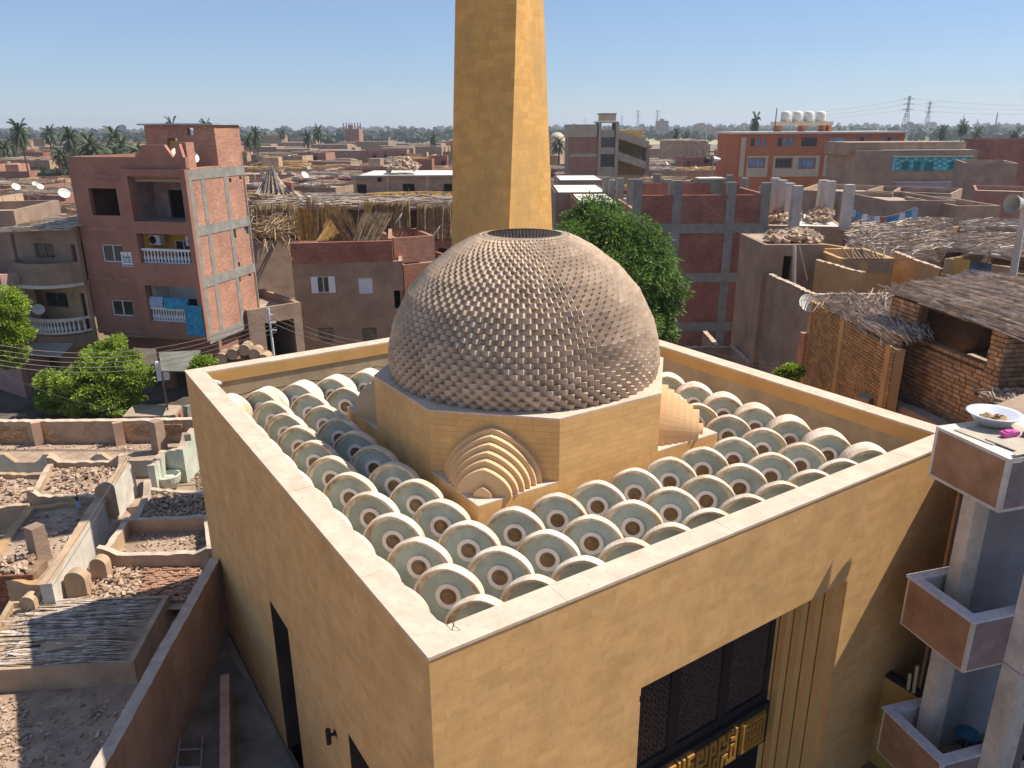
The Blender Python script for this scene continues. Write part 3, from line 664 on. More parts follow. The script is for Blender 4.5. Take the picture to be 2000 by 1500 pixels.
for k, zz in enumerate((zt1 - 3.0, zt1 - 6.0)):
    bl = thing_p = bb('balcony', M_white, 0, E1, 0, .13, zz - 1.0, zz - .0005)
    bb('balcony_side', M_white, E1 - .13, E1 - .0005, .13, fw_ + .1, zz - 1.0, zz - .001); bb('balcony_side', M_white, 0, .13, .13, fw_ + .1, zz - 1.0, zz - .001)
    bb('balcony_floor', M_white, .13, E1 - .13, .13, F1, zz - 1.08, zz - .96)
    bb('coping', mat('bluish_coping', (.56, .57, .64), var=.1, sc=8, grime=.4, bsc=40), -.03, E1 + .03, -.03, .17, zz, zz + .05); bb('coping', mat('bluish_coping', (0, 0, 0)), E1 - .17, E1 + .03, .171, fw_ + .1, zz, zz + .0495); bb('coping', mat('bluish_coping', (0, 0, 0)), -.03, .17, .171, fw_ + .1, zz, zz + .0495)
    bb('brown_panel', M_brownp, .05, E1 - .05, -.010, .02, zz - .96, zz - .02); bb('mauve_panel', M_mauve, E1 - .02, E1 + .010, .07, fw_ + .1, zz - .96, zz - .03)
    # chequered floor tiles
    for i in range(int((E1 - .32) / .46)):
        for j in range(6):
            bb('floor_tile', mat('dark_tile', (.06, .02, .018), var=.2) if (i + j) % 2 else mat('cream_tile', (.30, .25, .14), var=.2), .16 + i * .46, .16 + i * .46 + .45, .15 + j * .5, .15 + j * .5 + .49, zz - .96, zz - .945 - .0003 * ((i + j) % 2))
zf = GZ
for k in range(3):                  # storeys: columns, wall, door
    za, zb2 = (zt1 - .93 - 3 * k), (zt1 - 3.96 - 3 * k) if k < 2 else GZ
    bb('column', M_white, ec0, ec1, .62, .97, zb2, za - .001); bb('column', M_white, ec2, ec2 + .36, .85, 1.2, zb2, za - .001)
    bb('wall', M_blue, .1, E1 + 1.2, 3.2, 3.4, zb2, za - .001); bb('side_wall', M_blue, .11, .3, .98, 3.19, zb2, za - .001); bb('near_wall', M_mauve, E1 - .136, E1 + .02, 1.36, 1.9, zb2, za - .001) if k else bb('near_wall', M_white, E1 - .13, E1 + .02, 1.36, 1.9, zb2, za - .001)
    FD = Face(O1 + fz * 3.16, 72.6); d0 = -FD.uz(1929, 1050)[0]
    dr = bb('door', mat('grey_blue_door', (.20, .22, .30), var=.1, bump=.03), d0, d0 + 1.3, 3.16, 3.2, zb2 + .02, za - .02)
    for q in (0, 1): v0 = -FD.uz(1924 + 24 * q, 1086)[0]; vz = FD.uz(1930, 1086)[1]; bb('vent', M_black, v0, v0 + .12, 3.148, 3.162, vz - 3 * k - .03, vz - 3 * k + .04, dr)
MB().prism([(11.9, -.1), tuple(B3(-.02, 2.12, 0))[:2], tuple(B3(-.02, 3.42, 0))[:2], tuple(B3(8, 3.42, 0))[:2], tuple(B3(8, 9, 0))[:2], (21, -.1)], GZ, .55).build('body', M_mud3, bh)
# things on the roof box
for i, (e0, e1, f0, f1, dz, ll) in enumerate(((.25, .95, .12, 1.3, .0, 'flattened grey cardboard sheet at the far end under the basin'), (.75, 1.5, .25, 1.5, .018, 'flattened cardboard sheet in the middle of the balcony house roof'), (1.45, E1 - .12, .10, 1.4, .036, 'pale cardboard sheet at the near corner of the balcony house roof'))):
    MB().obox(B3(e0, f0, zt1 + .004 + dz), ez * (e1 - e0) + fz * .08, fz * (f1 - f0) - ez * .05, (0, 0, .014)).build('cardboard_sheet', M_card, None, label=ll, cat='cardboard')
bc = Z(1938, 826, zt1 + .045)
basin = thing('basin', 'wide white enamel basin with scraps of bread on the balcony house roof', 'basin', bc)
MB().lathe(bc.x, bc.y, [(0, bc.z), (.26, bc.z), (.38, bc.z + .17), (.43, bc.z + .18), (.43, bc.z + .195), (.37, bc.z + .185), (.25, bc.z + .02), (0, bc.z + .02)], 36).build('bowl', mat('enamel', (.62, .66, .74), var=.06, rough=.35, bump=0), basin, smooth=True)
q_ = [bc + Vector((a, b, .03)) for a, b in ((-.2, -.2), (.2, -.2), (.2, .2), (-.2, .2))]
rubble(q_, 24, mat('stale_bread', (.50, .33, .17), var=.2), basin, (.06, .16), 'bread_scraps', 5, .05)
pe = Z(1958, 853, zt1 + .05) - O1; pe, pf = pe.dot(ez), pe.dot(fz)
pk = thing('pink_toy', 'bright pink plastic piece lying beside the basin', 'toy', B3(pe, pf, zt1 + .05))
MB().obox(B3(pe + .05, pf, zt1 + .055), fz * .30, -ez * .12, (0, 0, .07)).build('body', mat('pink_plastic', (.62, .10, .35), var=.05, rough=.4, bump=0), pk)
MB().obox(B3(pe + .04, pf + .05, zt1 + .126), fz * .12, -ez * .09, (0, 0, .02)).build('cap', mat('pink_plastic', (0, 0, 0)), pk)
MB().tube(B3(pe + .1, pf + .36, zt1 + .09), B3(pe - .05, pf + .66, zt1 + .1), .055, .045, 8).build('cloth_roll', mat('brown_cloth', (.28, .19, .13), var=.2, bump=.3), None, label='brown rolled cloth next to the pink plastic piece', cat='cloth')
# blue stool on the lowest balcony
sc0 = Z(1884, 1462, zt1 - 6.94); sc0 = Vector((sc0.x, sc0.y, zt1 - 6.94))
st = thing('stool', 'round blue plastic stool on the chequered floor of the lowest balcony', 'stool', sc0)
MB().lathe(sc0.x, sc0.y, [(0, sc0.z + .42), (.19, sc0.z + .42), (.22, sc0.z + .40), (.22, sc0.z + .35), (.17, sc0.z + .33), (0, sc0.z + .33)], 20).build('seat', M_plast, st, smooth=True)
for i in range(4):
    a = i * math.pi / 2 + .4; MB().tube((sc0.x + .13 * math.cos(a), sc0.y + .13 * math.sin(a), sc0.z + .33), (sc0.x + .19 * math.cos(a), sc0.y + .19 * math.sin(a), sc0.z), .018, .014, 6).build('leg', M_plast, st)
# yellow yard wall with pipes between mosque and house
yA, yB = O1 + ez * -1.1 + fz * .2, O1 + ez * .5 + fz * 1.0
yw = thing('yard_wall', 'yellow yard wall with a dark top in the gap behind the balcony house', 'wall', (yA.x, yA.y, GZ))
yz = -3.7
A_, B_ = xy(at(1722, 1318, 13.2)), xy(at(1806, 1372, 12.4)); dd = (B_ - A_).normalized(); nn_ = Vector((dd.y, -dd.x, 0)); zy = at(1722, 1318, 13.2).z
MB().obox((A_.x, A_.y, GZ), dd * (B_ - A_).length, -nn_ * .15 if nn_.dot(CAM - A_) > 0 else nn_ * .15, (0, 0, zy - GZ)).build('wall', M_yel, yw)
MB().obox((A_ - dd * .03) + Vector((0, 0, zy)), dd * ((B_ - A_).length + .05), -nn_ * .2 if nn_.dot(CAM - A_) > 0 else nn_ * .2, (0, 0, .07)).build('coping', M_dark, yw)
for i, (u, h) in enumerate(((.62, .35), (.74, .62))):
    p_ = A_ + dd * ((B_ - A_).length * u) + Vector((0, 0, zy + .05)); MB().tube(p_, p_ + Vector((.02, .03, h)), .035, .035, 10).build('pipe', M_cream, None, label=('short' if i == 0 else 'tall') + ' upright plastic pipe on the yellow yard wall', cat='pipe')

# ================================================================== ground
gr = MB(); NG = 40; ext = 5000
gr.add([(-ext, -ext, GZ), (ext, -ext, GZ), (ext, ext, GZ), (-ext, ext, GZ)], [(0, 1, 2, 3)])
gr.build('ground', mat('town_ground', (.20, .15, .11), var=.3, sc=.05, bump=.3, bsc=3, stain=(.12, .12, .06), stsc=.01), kind='structure')
MB().add([Z(-900, 800, GZ + .01), Z(-400, 690, GZ + .01), Z(720, 640, GZ + .01), Z(760, 760, GZ + .01), Z(200, 850, GZ + .01)], [(0, 1, 2, 3, 4)]).build('street', M_asph, kind='structure')
for i, q in enumerate((((770, 274), (900, 277), (900, 262), (770, 262)), ((1180, 282), (1440, 282), (1440, 263), (1180, 263)), ((1640, 277), (2200, 280), (2200, 261), (1640, 260)), ((-200, 272), (300, 272), (300, 262), (-200, 262)))):
    m2 = mat('green_field', (.12, .19, .06), var=.25, sc=.02, bump=0) if i != 1 else mat('stubble_field', (.36, .32, .16), var=.2, sc=.02, bump=0)
    MB().add([Z(a, b, GZ + .05) for a, b in q], [(0, 1, 2, 3)]).build('field', m2, kind='structure')
# ================================================================== red apartment house on the left
CR = at(388, 506, 37.0); CRx = xy(CR)
FA, FS = Face(CRx, 133), Face(CRx, 43)      # front runs left-back, side runs right-back
def zat(px, py, F=FA): return F.uz(px, py)[1]
Lf = FA.uz(160, 470)[0]; Ls = FS.uz(492, 470)[0]
zpar = FA.uz(361, 307)[1]; zov = FA.uz(406, 664)[1]
HOUSES.append((CRx + FS.d * 4 + FA.d * 4, 8))
ap = thing('apartment_house', 'four storey red rendered apartment house with open corner balconies and a salmon brick side', 'house', (CRx.x, CRx.y, GZ))
PA = lambda u, z, o=0.: FA.P(u, z, o)
PS = lambda u, z, o=0.: FS.P(u, z, o)
bal = [FA.rect(258, 344, 365, 432), FA.rect(277, 456, 374, 514), FA.rect(293, 558, 386, 628)]
u1 = max(b[1] for b in bal); u0 = min(b[0] for b in bal); u0 = .26; u1 = u0 + (sum(b[1] - b[0] for b in bal) / 3)
bal = [(u0, u1, b[2], b[3]) for b in bal]
wins = [FA.rect(180, 368, 224, 421), FA.rect(203, 478, 238, 512), FA.rect(221, 587, 258, 617)]
wins = [(sum(w_[:2]) / 2 - .75, sum(w_[:2]) / 2 + .75, w_[2], w_[3]) if k else w_ for k, w_ in enumerate(wins)]
um = sum(wins[1][:2]) / 2; wins = [(um - .8, um + .8, wins[0][2], wins[0][3]), (um - .62, um + .62, wins[1][2], wins[1][3]), (um - .62, um + .62, wins[2][2], wins[2][3])]
body = MB(); panel(body, PA, Lf, zov, zpar, .25, bal + wins)
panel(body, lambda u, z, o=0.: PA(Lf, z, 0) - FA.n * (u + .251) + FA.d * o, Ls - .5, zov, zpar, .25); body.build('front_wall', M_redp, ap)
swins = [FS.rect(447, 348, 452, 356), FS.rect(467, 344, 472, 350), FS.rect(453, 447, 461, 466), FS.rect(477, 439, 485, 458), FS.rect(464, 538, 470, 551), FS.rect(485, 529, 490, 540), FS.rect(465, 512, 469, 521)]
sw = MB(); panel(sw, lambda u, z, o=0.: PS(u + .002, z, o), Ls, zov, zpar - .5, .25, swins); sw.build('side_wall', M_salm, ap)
sb = MB()
zl = [FS.uz(380, 453)[1], FS.uz(394, 554)[1], FS.uz(406, 664)[1], FS.uz(365, 342)[1]]
for z in zl: pbox(PS, -.004, Ls + .01, z - .25, z + .22, -.1, .025, sb)
for q in (.0, .20, .60, .985): pbox(PS, Ls * q - .0 if q else -.006, Ls * q + .28 if q < .9 else Ls + .012, zov, zpar - .6, -.1, .018 + .001 * q, sb)
sb.build('concrete_frame', M_conc, ap)
for k, h in enumerate(swins[2:4]): window(ap, PS, h, fm=M_wood, gm=M_glassb, mull=0)
bk = MB(); pbox(PA, .3, Lf - .26, zov - .1, zov, -Ls + .2, -.02, bk); bk.build('underside', M_conc, ap)
rfm = MB(); pbox(PA, .26, Lf - .26, zpar - 1.15, zpar - 1.0, -Ls + .1, -.26, rfm); rfm.build('roof', M_roofd, ap)
bw_ = MB(); panel(bw_, lambda u, z, o=0.: PA(u, z, -Ls - o), Lf, GZ, zpar, .2); bw_.build('back_wall', M_redp, ap)
# floor bands, raised surround of the balconies, pilaster
for z in (zl[0], zl[1], zl[2] + .12, zpar - .9): tr = MB(); pbox(PA, -.02, Lf + .01, z - .06, z + .10, -.05, .03, tr); tr.build('floor_bands', mat('worn_red_band', (.34, .18, .14), var=.2, sc=2, bump=.2), ap)
sr = MB(); pbox(PA, u1 + .01, u1 + .42, zov, zpar - .55, .0, .22, sr); pbox(PA, -.03, u0 - .01, zov, zpar - .55, .0, .22, sr)
for b0, b1 in zip([zpar - .55] + [b[2] for b in bal[:2]], [bal[0][3]] + [b[3] for b in bal[1:]]): pbox(PA, u0 - .01, u1 + .01, b1 + .001, b0 - .001, 0, .219, sr)
pbox(PA, u0 - .01, u1 + .01, zov, bal[2][2], 0, .219, sr); sr.build('balcony_surround', M_redp, ap)
# stepped roof wall
cr_ = MB(); uu = Lf * .30
def trap(a, b, c, d, z0, z1, o0=-.02, o1=-.22):
    vs = [PA(a, z0, o0), PA(b, z0, o0), PA(c, z1, o0), PA(d, z1, o0), PA(a, z0, o1), PA(b, z0, o1), PA(c, z1, o1), PA(d, z1, o1)]
    cr_.add(vs, [(0, 1, 2, 3), (7, 6, 5, 4), (0, 4, 5, 1), (1, 5, 6, 2), (2, 6, 7, 3), (3, 7, 4, 0)])
g = [FA.uz(x, y) for x, y in ((335, 297), (319, 283), (277, 283), (262, 299))]
trap(g[0][0], g[3][0], g[2][0], g[1][0], zpar, g[1][1]); g = [FA.uz(x, y) for x, y in ((364, 306), (352, 280), (349, 280), (338, 300))]
trap(g[0][0] + .2, g[3][0], g[2][0], g[1][0] + .1, zpar, g[1][1]); cr_.build('stepped_parapet', mat('red_coping', (.42, .20, .15), var=.12, bump=.1), ap)
pi_ = MB(); q = FA.uz(371, 300); pbox(PS, .4, 1.0, zpar - .6, FS.uz(371, 278)[1], -.75, -.15, pi_); pi_.build('roof_pillar', M_salm, ap)
# roof room
rr = MB(); ra, rb = FS.uz(423, 290)[0], Ls; rz = FS.uz(440, 244)[1]
FRm = Face(FS.P(ra, 0), 133); wl = FRm.uz(283, 260)[0]
panel(rr, lambda u, z, o=0.: FRm.P(u, z, o), wl, zpar - 1.0, rz, .22, [FRm.rect(366, 250, 378, 264), (wl * .53, wl * .69, zpar - 1.0, rz - .6)])
panel(rr, lambda u, z, o=0.: PS(ra + .221 + u, z, o - .002), rb - ra - .221, zpar - .5, rz, .22); panel(rr, lambda u, z, o=0.: FRm.P(wl, z, 0) - FRm.n * (u + .221) + FRm.d * o, rb - ra - .25, zpar - 1.0, rz, .22)
rr.build('roof_room', M_salm, ap); dq = MB(); pbox(lambda u, z, o: FRm.P(u, z, o), wl * .54, wl * .68, zpar - 1.0, rz - .75, -.15, -.1, dq); dq.build('yellow_door', M_yel, ap)
rq = MB(); pbox(lambda u, z, o: FRm.P(u, z, o), -.1, wl + .2, rz, rz + .08, -(rb - ra) - .1, .25, rq); rq.build('room_roof', mat('blue_sheet', (.38, .42, .46), var=.2, sc=1), ap)
for k in range(3): dish_at(FRm.P(.9 + k * .55 if k < 2 else 2.2, zpar - .55, .9 + .1 * k), .42, ('nearest', 'middle', 'third')[k] + ' of three white dishes beside the roof room of the red apartment house', az=R(-60))
# balconies: back wall, side, floor, things in them
cols = [M_mauve, mat('amber_wall', (.78, .46, .09), var=.08, bump=.05), mat('pale_wall', (.80, .80, .78), var=.06, bump=.05)]
for k, b in enumerate(bal):
    m_ = cols[k]; dpt = 1.5; r_ = MB()
    drw = (b[0] + (b[1] - b[0]) * (.38 if k < 2 else .35), b[0] + (b[1] - b[0]) * (.72 if k < 2 else .72), b[2] if k == 0 else b[2] + .05, b[3] - (.75 if k == 0 else .55 if k == 1 else 1.0))
    panel(r_, lambda u, z, o=0.: PA(b[0] - .1 + u, z, o - dpt), b[1] - b[0] + .2, b[2] - .2, b[3] + .1, .1, [(drw[0] - b[0] + .1, drw[1] - b[0] + .1, drw[2], drw[3])])
    pbox(PA, b[1], b[1] + .08, b[2] - .1, b[3] + .1, -dpt, -.251, r_); pbox(PA, b[0] - .08, b[0], b[2] - .1, b[3] + .1, -dpt, -.251, r_); r_.build('balcony_wall', m_, ap)
    f_ = MB(); pbox(PA, b[0] - .1, b[1] + .1, b[2] - .3, b[2] - .005, -dpt, -.252, f_); pbox(PA, b[0] - .1, b[1] + .1, b[3] + .01, b[3] + .1, -dpt, -.252, f_); f_.build('balcony_slab', M_conc, ap)
    dk = MB(); pbox(PA, drw[0] - .1, drw[1] + .1, drw[2] - .1, drw[3] + .1, -dpt - .5, -dpt - .4, dk); dk.build('dark_room', M_black, ap)
    if k == 1:
        window(ap, lambda u, z, o=0.: PA(u, z, o - dpt), drw, fm=M_shut, gm=M_glass, mull=1, rec=.0)
    if k:                            # balustrade
        zb0 = b[2] - .02; rl = MB(); e0 = b[0] + (0 if k == 1 else .9); pbox(PA, e0, b[1], zb0 + .62, zb0 + .72, -.12, .06, rl); pbox(PA, e0, b[1], zb0 - .05, zb0 + .05, -.12, .06, rl); rl = rl.build('balustrade', M_shut, ap)
        nb = 15 if k == 1 else 13; Q = PA(e0, 0, -.03); D_ = (PA(b[1], 0, -.03) - Q)
        for i in range(nb):
            c = Q + D_ * ((i + .5) / nb); MB().lathe(c.x, c.y, [(.055, zb0 + .05), (.04, zb0 + .12), (.075, zb0 + .25), (.03, zb0 + .42), (.035, zb0 + .52), (.06, zb0 + .62)], 8).build('baluster', M_shut, rl, smooth=True)
# clothes on the lower balustrade
b = bal[2]
for (a0, a1, dz0, dz1, m_, ll) in ((.9, 2.3, -.05, .75, M_clb, 'turquoise cloths hung over the lowest balcony rail'), (2.35, 3.4, .0, .78, M_clp, 'pale blue sheet hung over the lowest balcony rail')):
    mb = MB(); n = 14; vs = []
    for i in range(n + 1):
        u = a0 + (a1 - a0) * i / n
        for (z, o) in ((b[2] + .62 + dz0 + .1, .09 + .03 * math.sin(i * 1.7)), (b[2] + .72 + dz1 * .4, .08 + .02 * math.sin(i * 2.1)), (b[2] + .74 + dz1 * .62, -.03), (b[2] + .9, -.14)): vs.append(PA(u, z, o))
    mb.add(vs, [(i * 4 + j, (i + 1) * 4 + j, (i + 1) * 4 + j + 1, i * 4 + j + 1) for i in range(n) for j in range(3)]).build('hung_cloth', m_, None, label=ll, cat='cloth')
mb = MB(); vs = []
for i in range(7):
    for j in range(8): vs.append(PA(b[0] - .25 + i * .17, b[2] + .95 - j * .22, .28 + .05 * math.sin(i * 1.5 + j * .6)))
mb.add(vs, [(i * 8 + j, (i + 1) * 8 + j, (i + 1) * 8 + j + 1, i * 8 + j + 1) for i in range(6) for j in range(7)]).build('hung_cloth', M_clb, None, label='long dark turquoise sheet hanging at the corner of the lowest balcony', cat='cloth')
for k, (a, ll) in enumerate(((bal[1][1] - .62, 'white air conditioner unit high at the left of the yellow balcony'), (bal[1][0] + .03, 'air conditioner unit high at the right of the yellow balcony'))):
    z = bal[1][3] - .68; t = thing('air_conditioner', ll, 'air conditioner', PA(a, z, -.7)); q = MB(); pbox(PA, a, a + .75, z, z + .5, -.98, -.62, q); q.build('case', M_shut, t)
    c = PA(a + .42, z + .25, -.612); q = MB(); vs = [c + FA.d * (.2 * math.cos(i * .524)) + Vector((0, 0, .2 * math.sin(i * .524))) for i in range(12)]; q.add(vs, [tuple(range(12))]).build('fan_grille', M_dark, t)
window(ap, PA, wins[1], fm=M_shut, gm=M_glass); window(ap, PA, wins[2], fm=M_shut, gm=M_glass)
sg = FA.rect(239, 492, 260, 520); sgn = thing('doctor_sign', 'white board with Arabic lettering beside the white window of the red apartment house', 'sign', FA.P(sg[0], sg[2], .05))
q = MB(); pbox(PA, sg[0], sg[1], sg[2], sg[3], .03, .06, q); q.build('board', M_shut, sgn)
mk = MB(); wS, hS = sg[1] - sg[0], sg[3] - sg[2]
def mark(x0, y0, x1, y1): pbox(PA, sg[1] - wS * x1, sg[1] - wS * x0, sg[2] + hS * y0, sg[2] + hS * y1, .061, .068, mk)
mark(.15, .58, .85, .64); mark(.15, .58, .22, .78); mark(.34, .60, .40, .72); mark(.50, .60, .55, .74); mark(.62, .60, .66, .92); mark(.66, .60, .85, .66); mark(.79, .60, .85, .74); mark(.3, .80, .36, .84)
for yy in (.46, .36, .26): mark(.12, yy, .48, yy + .04); mark(.54, yy, .88, yy + .04)
mark(.06, .06, .94, .13); mk.build('lettering', mat('navy_letters', (.04, .06, .14), var=.1, bump=0), sgn)
# ground storey: set back, dark shop fronts
gs = MB(); panel(gs, lambda u, z, o=0.: PA(u, z, o - .7), Lf, GZ, zov - .1, .25, [(.8, 3.0, GZ, zov - .9), (3.8, 5.4, GZ, zov - .9)]); panel(gs, lambda u, z, o=0.: PS(u + .96, z, o - .3), Ls - 1, GZ, zov - .1, .25); gs.build('ground_wall', M_redp, ap)

# ---- left wing with rounded balconies
FW2 = Face(FA.P(Lf, 0, .35), 133); Lw = FW2.uz(44, 540)[0]
zw = FW2.uz(100, 445)[1]; HOUSES.append((xy(FW2.P(2, 0, -3)), 5)); wg = thing('brown_wing_house', 'brown rendered house with two rounded balconies left of the red apartment house', 'house', FW2.P(0, GZ))
PW = lambda u, z, o=0.: FW2.P(u, z, o)
zA, zB = FW2.uz(110, 548)[1], FW2.uz(120, 640)[1]
w1, d1 = FW2.rect(68, 475, 105, 504), FW2.rect(141, 478, 165, 520); w2, d2 = FW2.rect(88, 571, 132, 600), FW2.rect(158, 573, 184, 610)
d1 = (max(.15, d1[0]), d1[1], zA, d1[3]); d2 = (max(.15, d2[0]), d2[1], zB, d2[3])
q = MB(); panel(q, PW, Lw, zA - .1, zw, .25, [w1, d1]); q.build('upper_wall', M_mud3, wg); q = MB(); panel(q, PW, Lw, GZ, zA - .101, .25, [w2, d2]); q.build('lower_wall', M_mud2, wg)
q = MB(); panel(q, lambda u, z, o=0.: PW(Lw, z, 0) - FW2.n * (u + .251) + FW2.d * o, 6, GZ, zw, .25); q.build('left_wall', M_mud3, wg)
window(wg, PW, w1, fm=M_wood, gm=M_glass); window(wg, PW, w2, fm=M_wood, gm=M_glass, mull=1); q = MB(); pbox(PW, d2[0], d2[1], d2[2], d2[3], -.2, -.12, q); q.build('door', mat('dark_door', (.05, .025, .02), var=.3), wg)
q = MB(); pbox(PW, d1[0] - .1, d1[1] + .1, d1[2], d1[3] + .1, -.5, -.4, q); q.build('dark_room', M_black, wg)
q = MB(); pbox(PW, .1, Lw - .1, zw - .3, zw - .15, -6, -.1, q); q.build('roof', M_roofd, wg)
sticks(PW(-.2, zw, .5), PW(Lw + .2, zw - .1, .5), PW(Lw + .2, zw + .1, -3), PW(-.2, zw + .3, -3), 260, M_strawg, wg, r=.03, jit=.06, lift=.12, seed=3)
def curve_wall(mb, ua, ub, bul, z0, z1, th=.12, n=20):
    pts = []
    for i in range(n + 1):
        t = i / n; pts.append((ua + (ub - ua) * t, bul * math.sin(math.pi * min(1, max(0, t))) ** .5))
    for (a, oa), (b_, ob) in zip(pts, pts[1:]):
        mb.hexa([PW(a, z0, oa), PW(b_, z0, ob), PW(b_, z0, ob - th), PW(a, z0, oa - th), PW(a, z1, oa), PW(b_, z1, ob), PW(b_, z1, ob - th), PW(a, z1, oa - th)])
    return pts
def slab(mb, pts, z0, z1):
    n = len(pts); vs = [PW(a, z0, o) for a, o in pts] + [PW(a, z1, o) for a, o in pts]; mb.add(vs, [tuple(range(n)), tuple(range(n, 2 * n))] + [(i, (i + 1) % n, n + (i + 1) % n, n + i) for i in range(n)])
q = MB(); pt = curve_wall(q, .02, Lw, 1.35, zA, zA + 1.05); q.build('balcony_parapet', M_mud3, wg); q = MB(); curve_wall(q, .0, Lw + .05, 1.45, zA - .16, zA - .002, .3); slab(q, pt, zA - .1, zA - .003); q.build('white_edge', M_white, wg)
q = MB(); pt = curve_wall(q, .02, Lw - .1, 1.35, zB - .75, zB - .03); slab(q, pt, zB - .12, zB - .04); q.build('balcony_base', M_mud3, wg); q = MB(); curve_wall(q, .02, Lw - .1, 1.37, zB - .02, zB + .08, .16); curve_wall(q, .02, Lw - .1, 1.37, zB + .62, zB + .76, .18); rl = q.build('balustrade', M_white, wg)
for i in range(24):
    t = (i + .6) / 24.2; c = PW(.02 + (Lw - .12) * t, 0, 1.29 * math.sin(math.pi * t) ** .5); MB().lathe(c.x, c.y, [(.05, zB + .08), (.04, zB + .14), (.075, zB + .27), (.03, zB + .44), (.035, zB + .54), (.06, zB + .62)], 8).build('baluster', M_shut, rl, smooth=True)
dish_at(PW(Lw * .6, zB + .76, .9), .3, 'small white dish on the rounded white balcony of the brown house')
# tall plain house at the left edge
ho = lambda x, y, D: xy(at(x, y, D))
t, *_ = house('plain grey plastered house cut by the left edge of the picture', 'house', ho(-120, 430, 38.6), ho(30, 430, 39.2), 6, at(22, 412, 39).z, M_mud3, right=[])
t, *_ = house('small pink plastered house stepped behind the brown wing house', 'house', ho(0, 540, 37), ho(62, 540, 38.2), 5, at(55, 530, 38).z, mat('pink_render', (.42, .25, .22), var=.12, bump=.2))
t, *_ = house('low brown block with white ledge beside the rounded balconies', 'house', ho(22, 470, 39), ho(58, 470, 40), 5, at(50, 455, 39.5).z, M_mud3)
# awnings and street bits
def sheet(label, cat, a, b, c, d, m, th=.05, name='awning', posts=True):
    t = thing(name, label, cat, (a.x, a.y, GZ)); MB().hexa([a, b, c, d] + [q + Vector((0, 0, th)) for q in (a, b, c, d)]).build('sheet', m, t)
    if posts:
        for q in (a, b): MB().tube((q.x, q.y, GZ), q, .04, .04, 6).build('post', M_wood, t)
    return t
sheet('grey tin awning sloping under the rounded balconies', 'awning', at(48, 694, 36.0), at(120, 697, 35.4), at(145, 672, 36.6), at(62, 671, 37.4), M_steel)
sheet('sagging grey tarpaulin awning in front of the red apartment house', 'awning', at(316, 726, 33.4), at(372, 727, 33.0), at(392, 686, 35.0), at(310, 690, 35.4), M_tarp)
q = at(382, 700, 33); MB().obox((q.x, q.y, GZ), (.1, -.9, 0), (.5, .1, 0), (0, 0, q.z - GZ - .6)).build('shop_partition', M_mudlight, None, label='ochre partition wall beside the grey tarpaulin awning', cat='wall')
c0 = at(300, 697, 34.4); q = MB(); q.obox((c0.x, c0.y, c0.z - 1.2), (.5, -.1, 0), (.1, .3, 0), (0, 0, .9)); q.build('fridge_box', M_shut, None, label='pale box standing at the left end of the grey tarpaulin awning', cat='box')
slb = thing('flat_slab_kiosk', 'flat dusty concrete slab roof beyond the cemetery wall beside the bright green tree', 'kiosk', Z(300, 820, GZ)); a, b, c, d = Z(240, 819, -6.75), Z(341, 818, -6.75), Z(355, 797, -6.75), Z(262, 795, -6.75)
MB().hexa([a, b, c, d] + [q + Vector((0, 0, .14)) for q in (a, b, c, d)]).build('roof', M_roofd, slb); MB().prism([(q.x * .97 + b.x * .03, q.y * .97 + b.y * .03) for q in (a, b, c, d)], GZ, -6.76).build('wall', M_redp, slb)
# ---- gate with rounded merlons
gt = thing('merlon_gate', 'mud coloured gate topped by five stepped rounded merlons behind the left parapet', 'gate', ho(470, 690, 31).to_tuple()); FG = Face(ho(475, 690, 31), 150)
FGp = lambda u, z, o=0.: FG.P(u, z, o)
for (x, y) in ((436, 690), (457, 681), (480, 673), (500, 681), (517, 692)):
    u, z = FG.uz(x, y); a, b = FG.P(u, z - .15, .35), FG.P(u, z - .15, -.35); MB().tube(a, b, .24, .24, 14).build('merlon', M_mud2, gt, smooth=False)
g_ = MB(); ua, ub = sorted((FG.uz(426, 690)[0], FG.uz(522, 690)[0])); zt_ = FG.uz(480, 690)[1]; panel(g_, FGp and (lambda u, z, o=0.: FG.P(ua + u, z, o + .2)), ub - ua, GZ, zt_ - .3, .4, [((ub - ua) * .25, (ub - ua) * .75, GZ, zt_ - 1.2)]); g_.build('gate_wall', M_mud2, gt)
# dark arched yard between the red house and the mud house
t, P_, *_ = house('dark mud house front with a black arched gateway beside the white pole', 'house', ho(486, 640, 40), ho(592, 640, 42), 5, at(530, 598, 41).z, M_mud3, front=[(.9, 2.6, GZ, at(530, 628, 41).z)])
pl = thing('white_pole', 'slim white pole with small insulators in front of the dark arched gateway', 'pole', ho(536, 700, 33).to_tuple()); a = at(524, 602, 33); MB().tube((a.x + .05, a.y, GZ), a, .06, .05, 8).build('shaft', M_shut, pl)
for k in range(3): MB().tube(a + Vector((-.25, .1, -.3 - k * .35)), a + Vector((.25, -.1, -.3 - k * .35)), .025, .025, 5).build('crossarm', M_shut, pl)
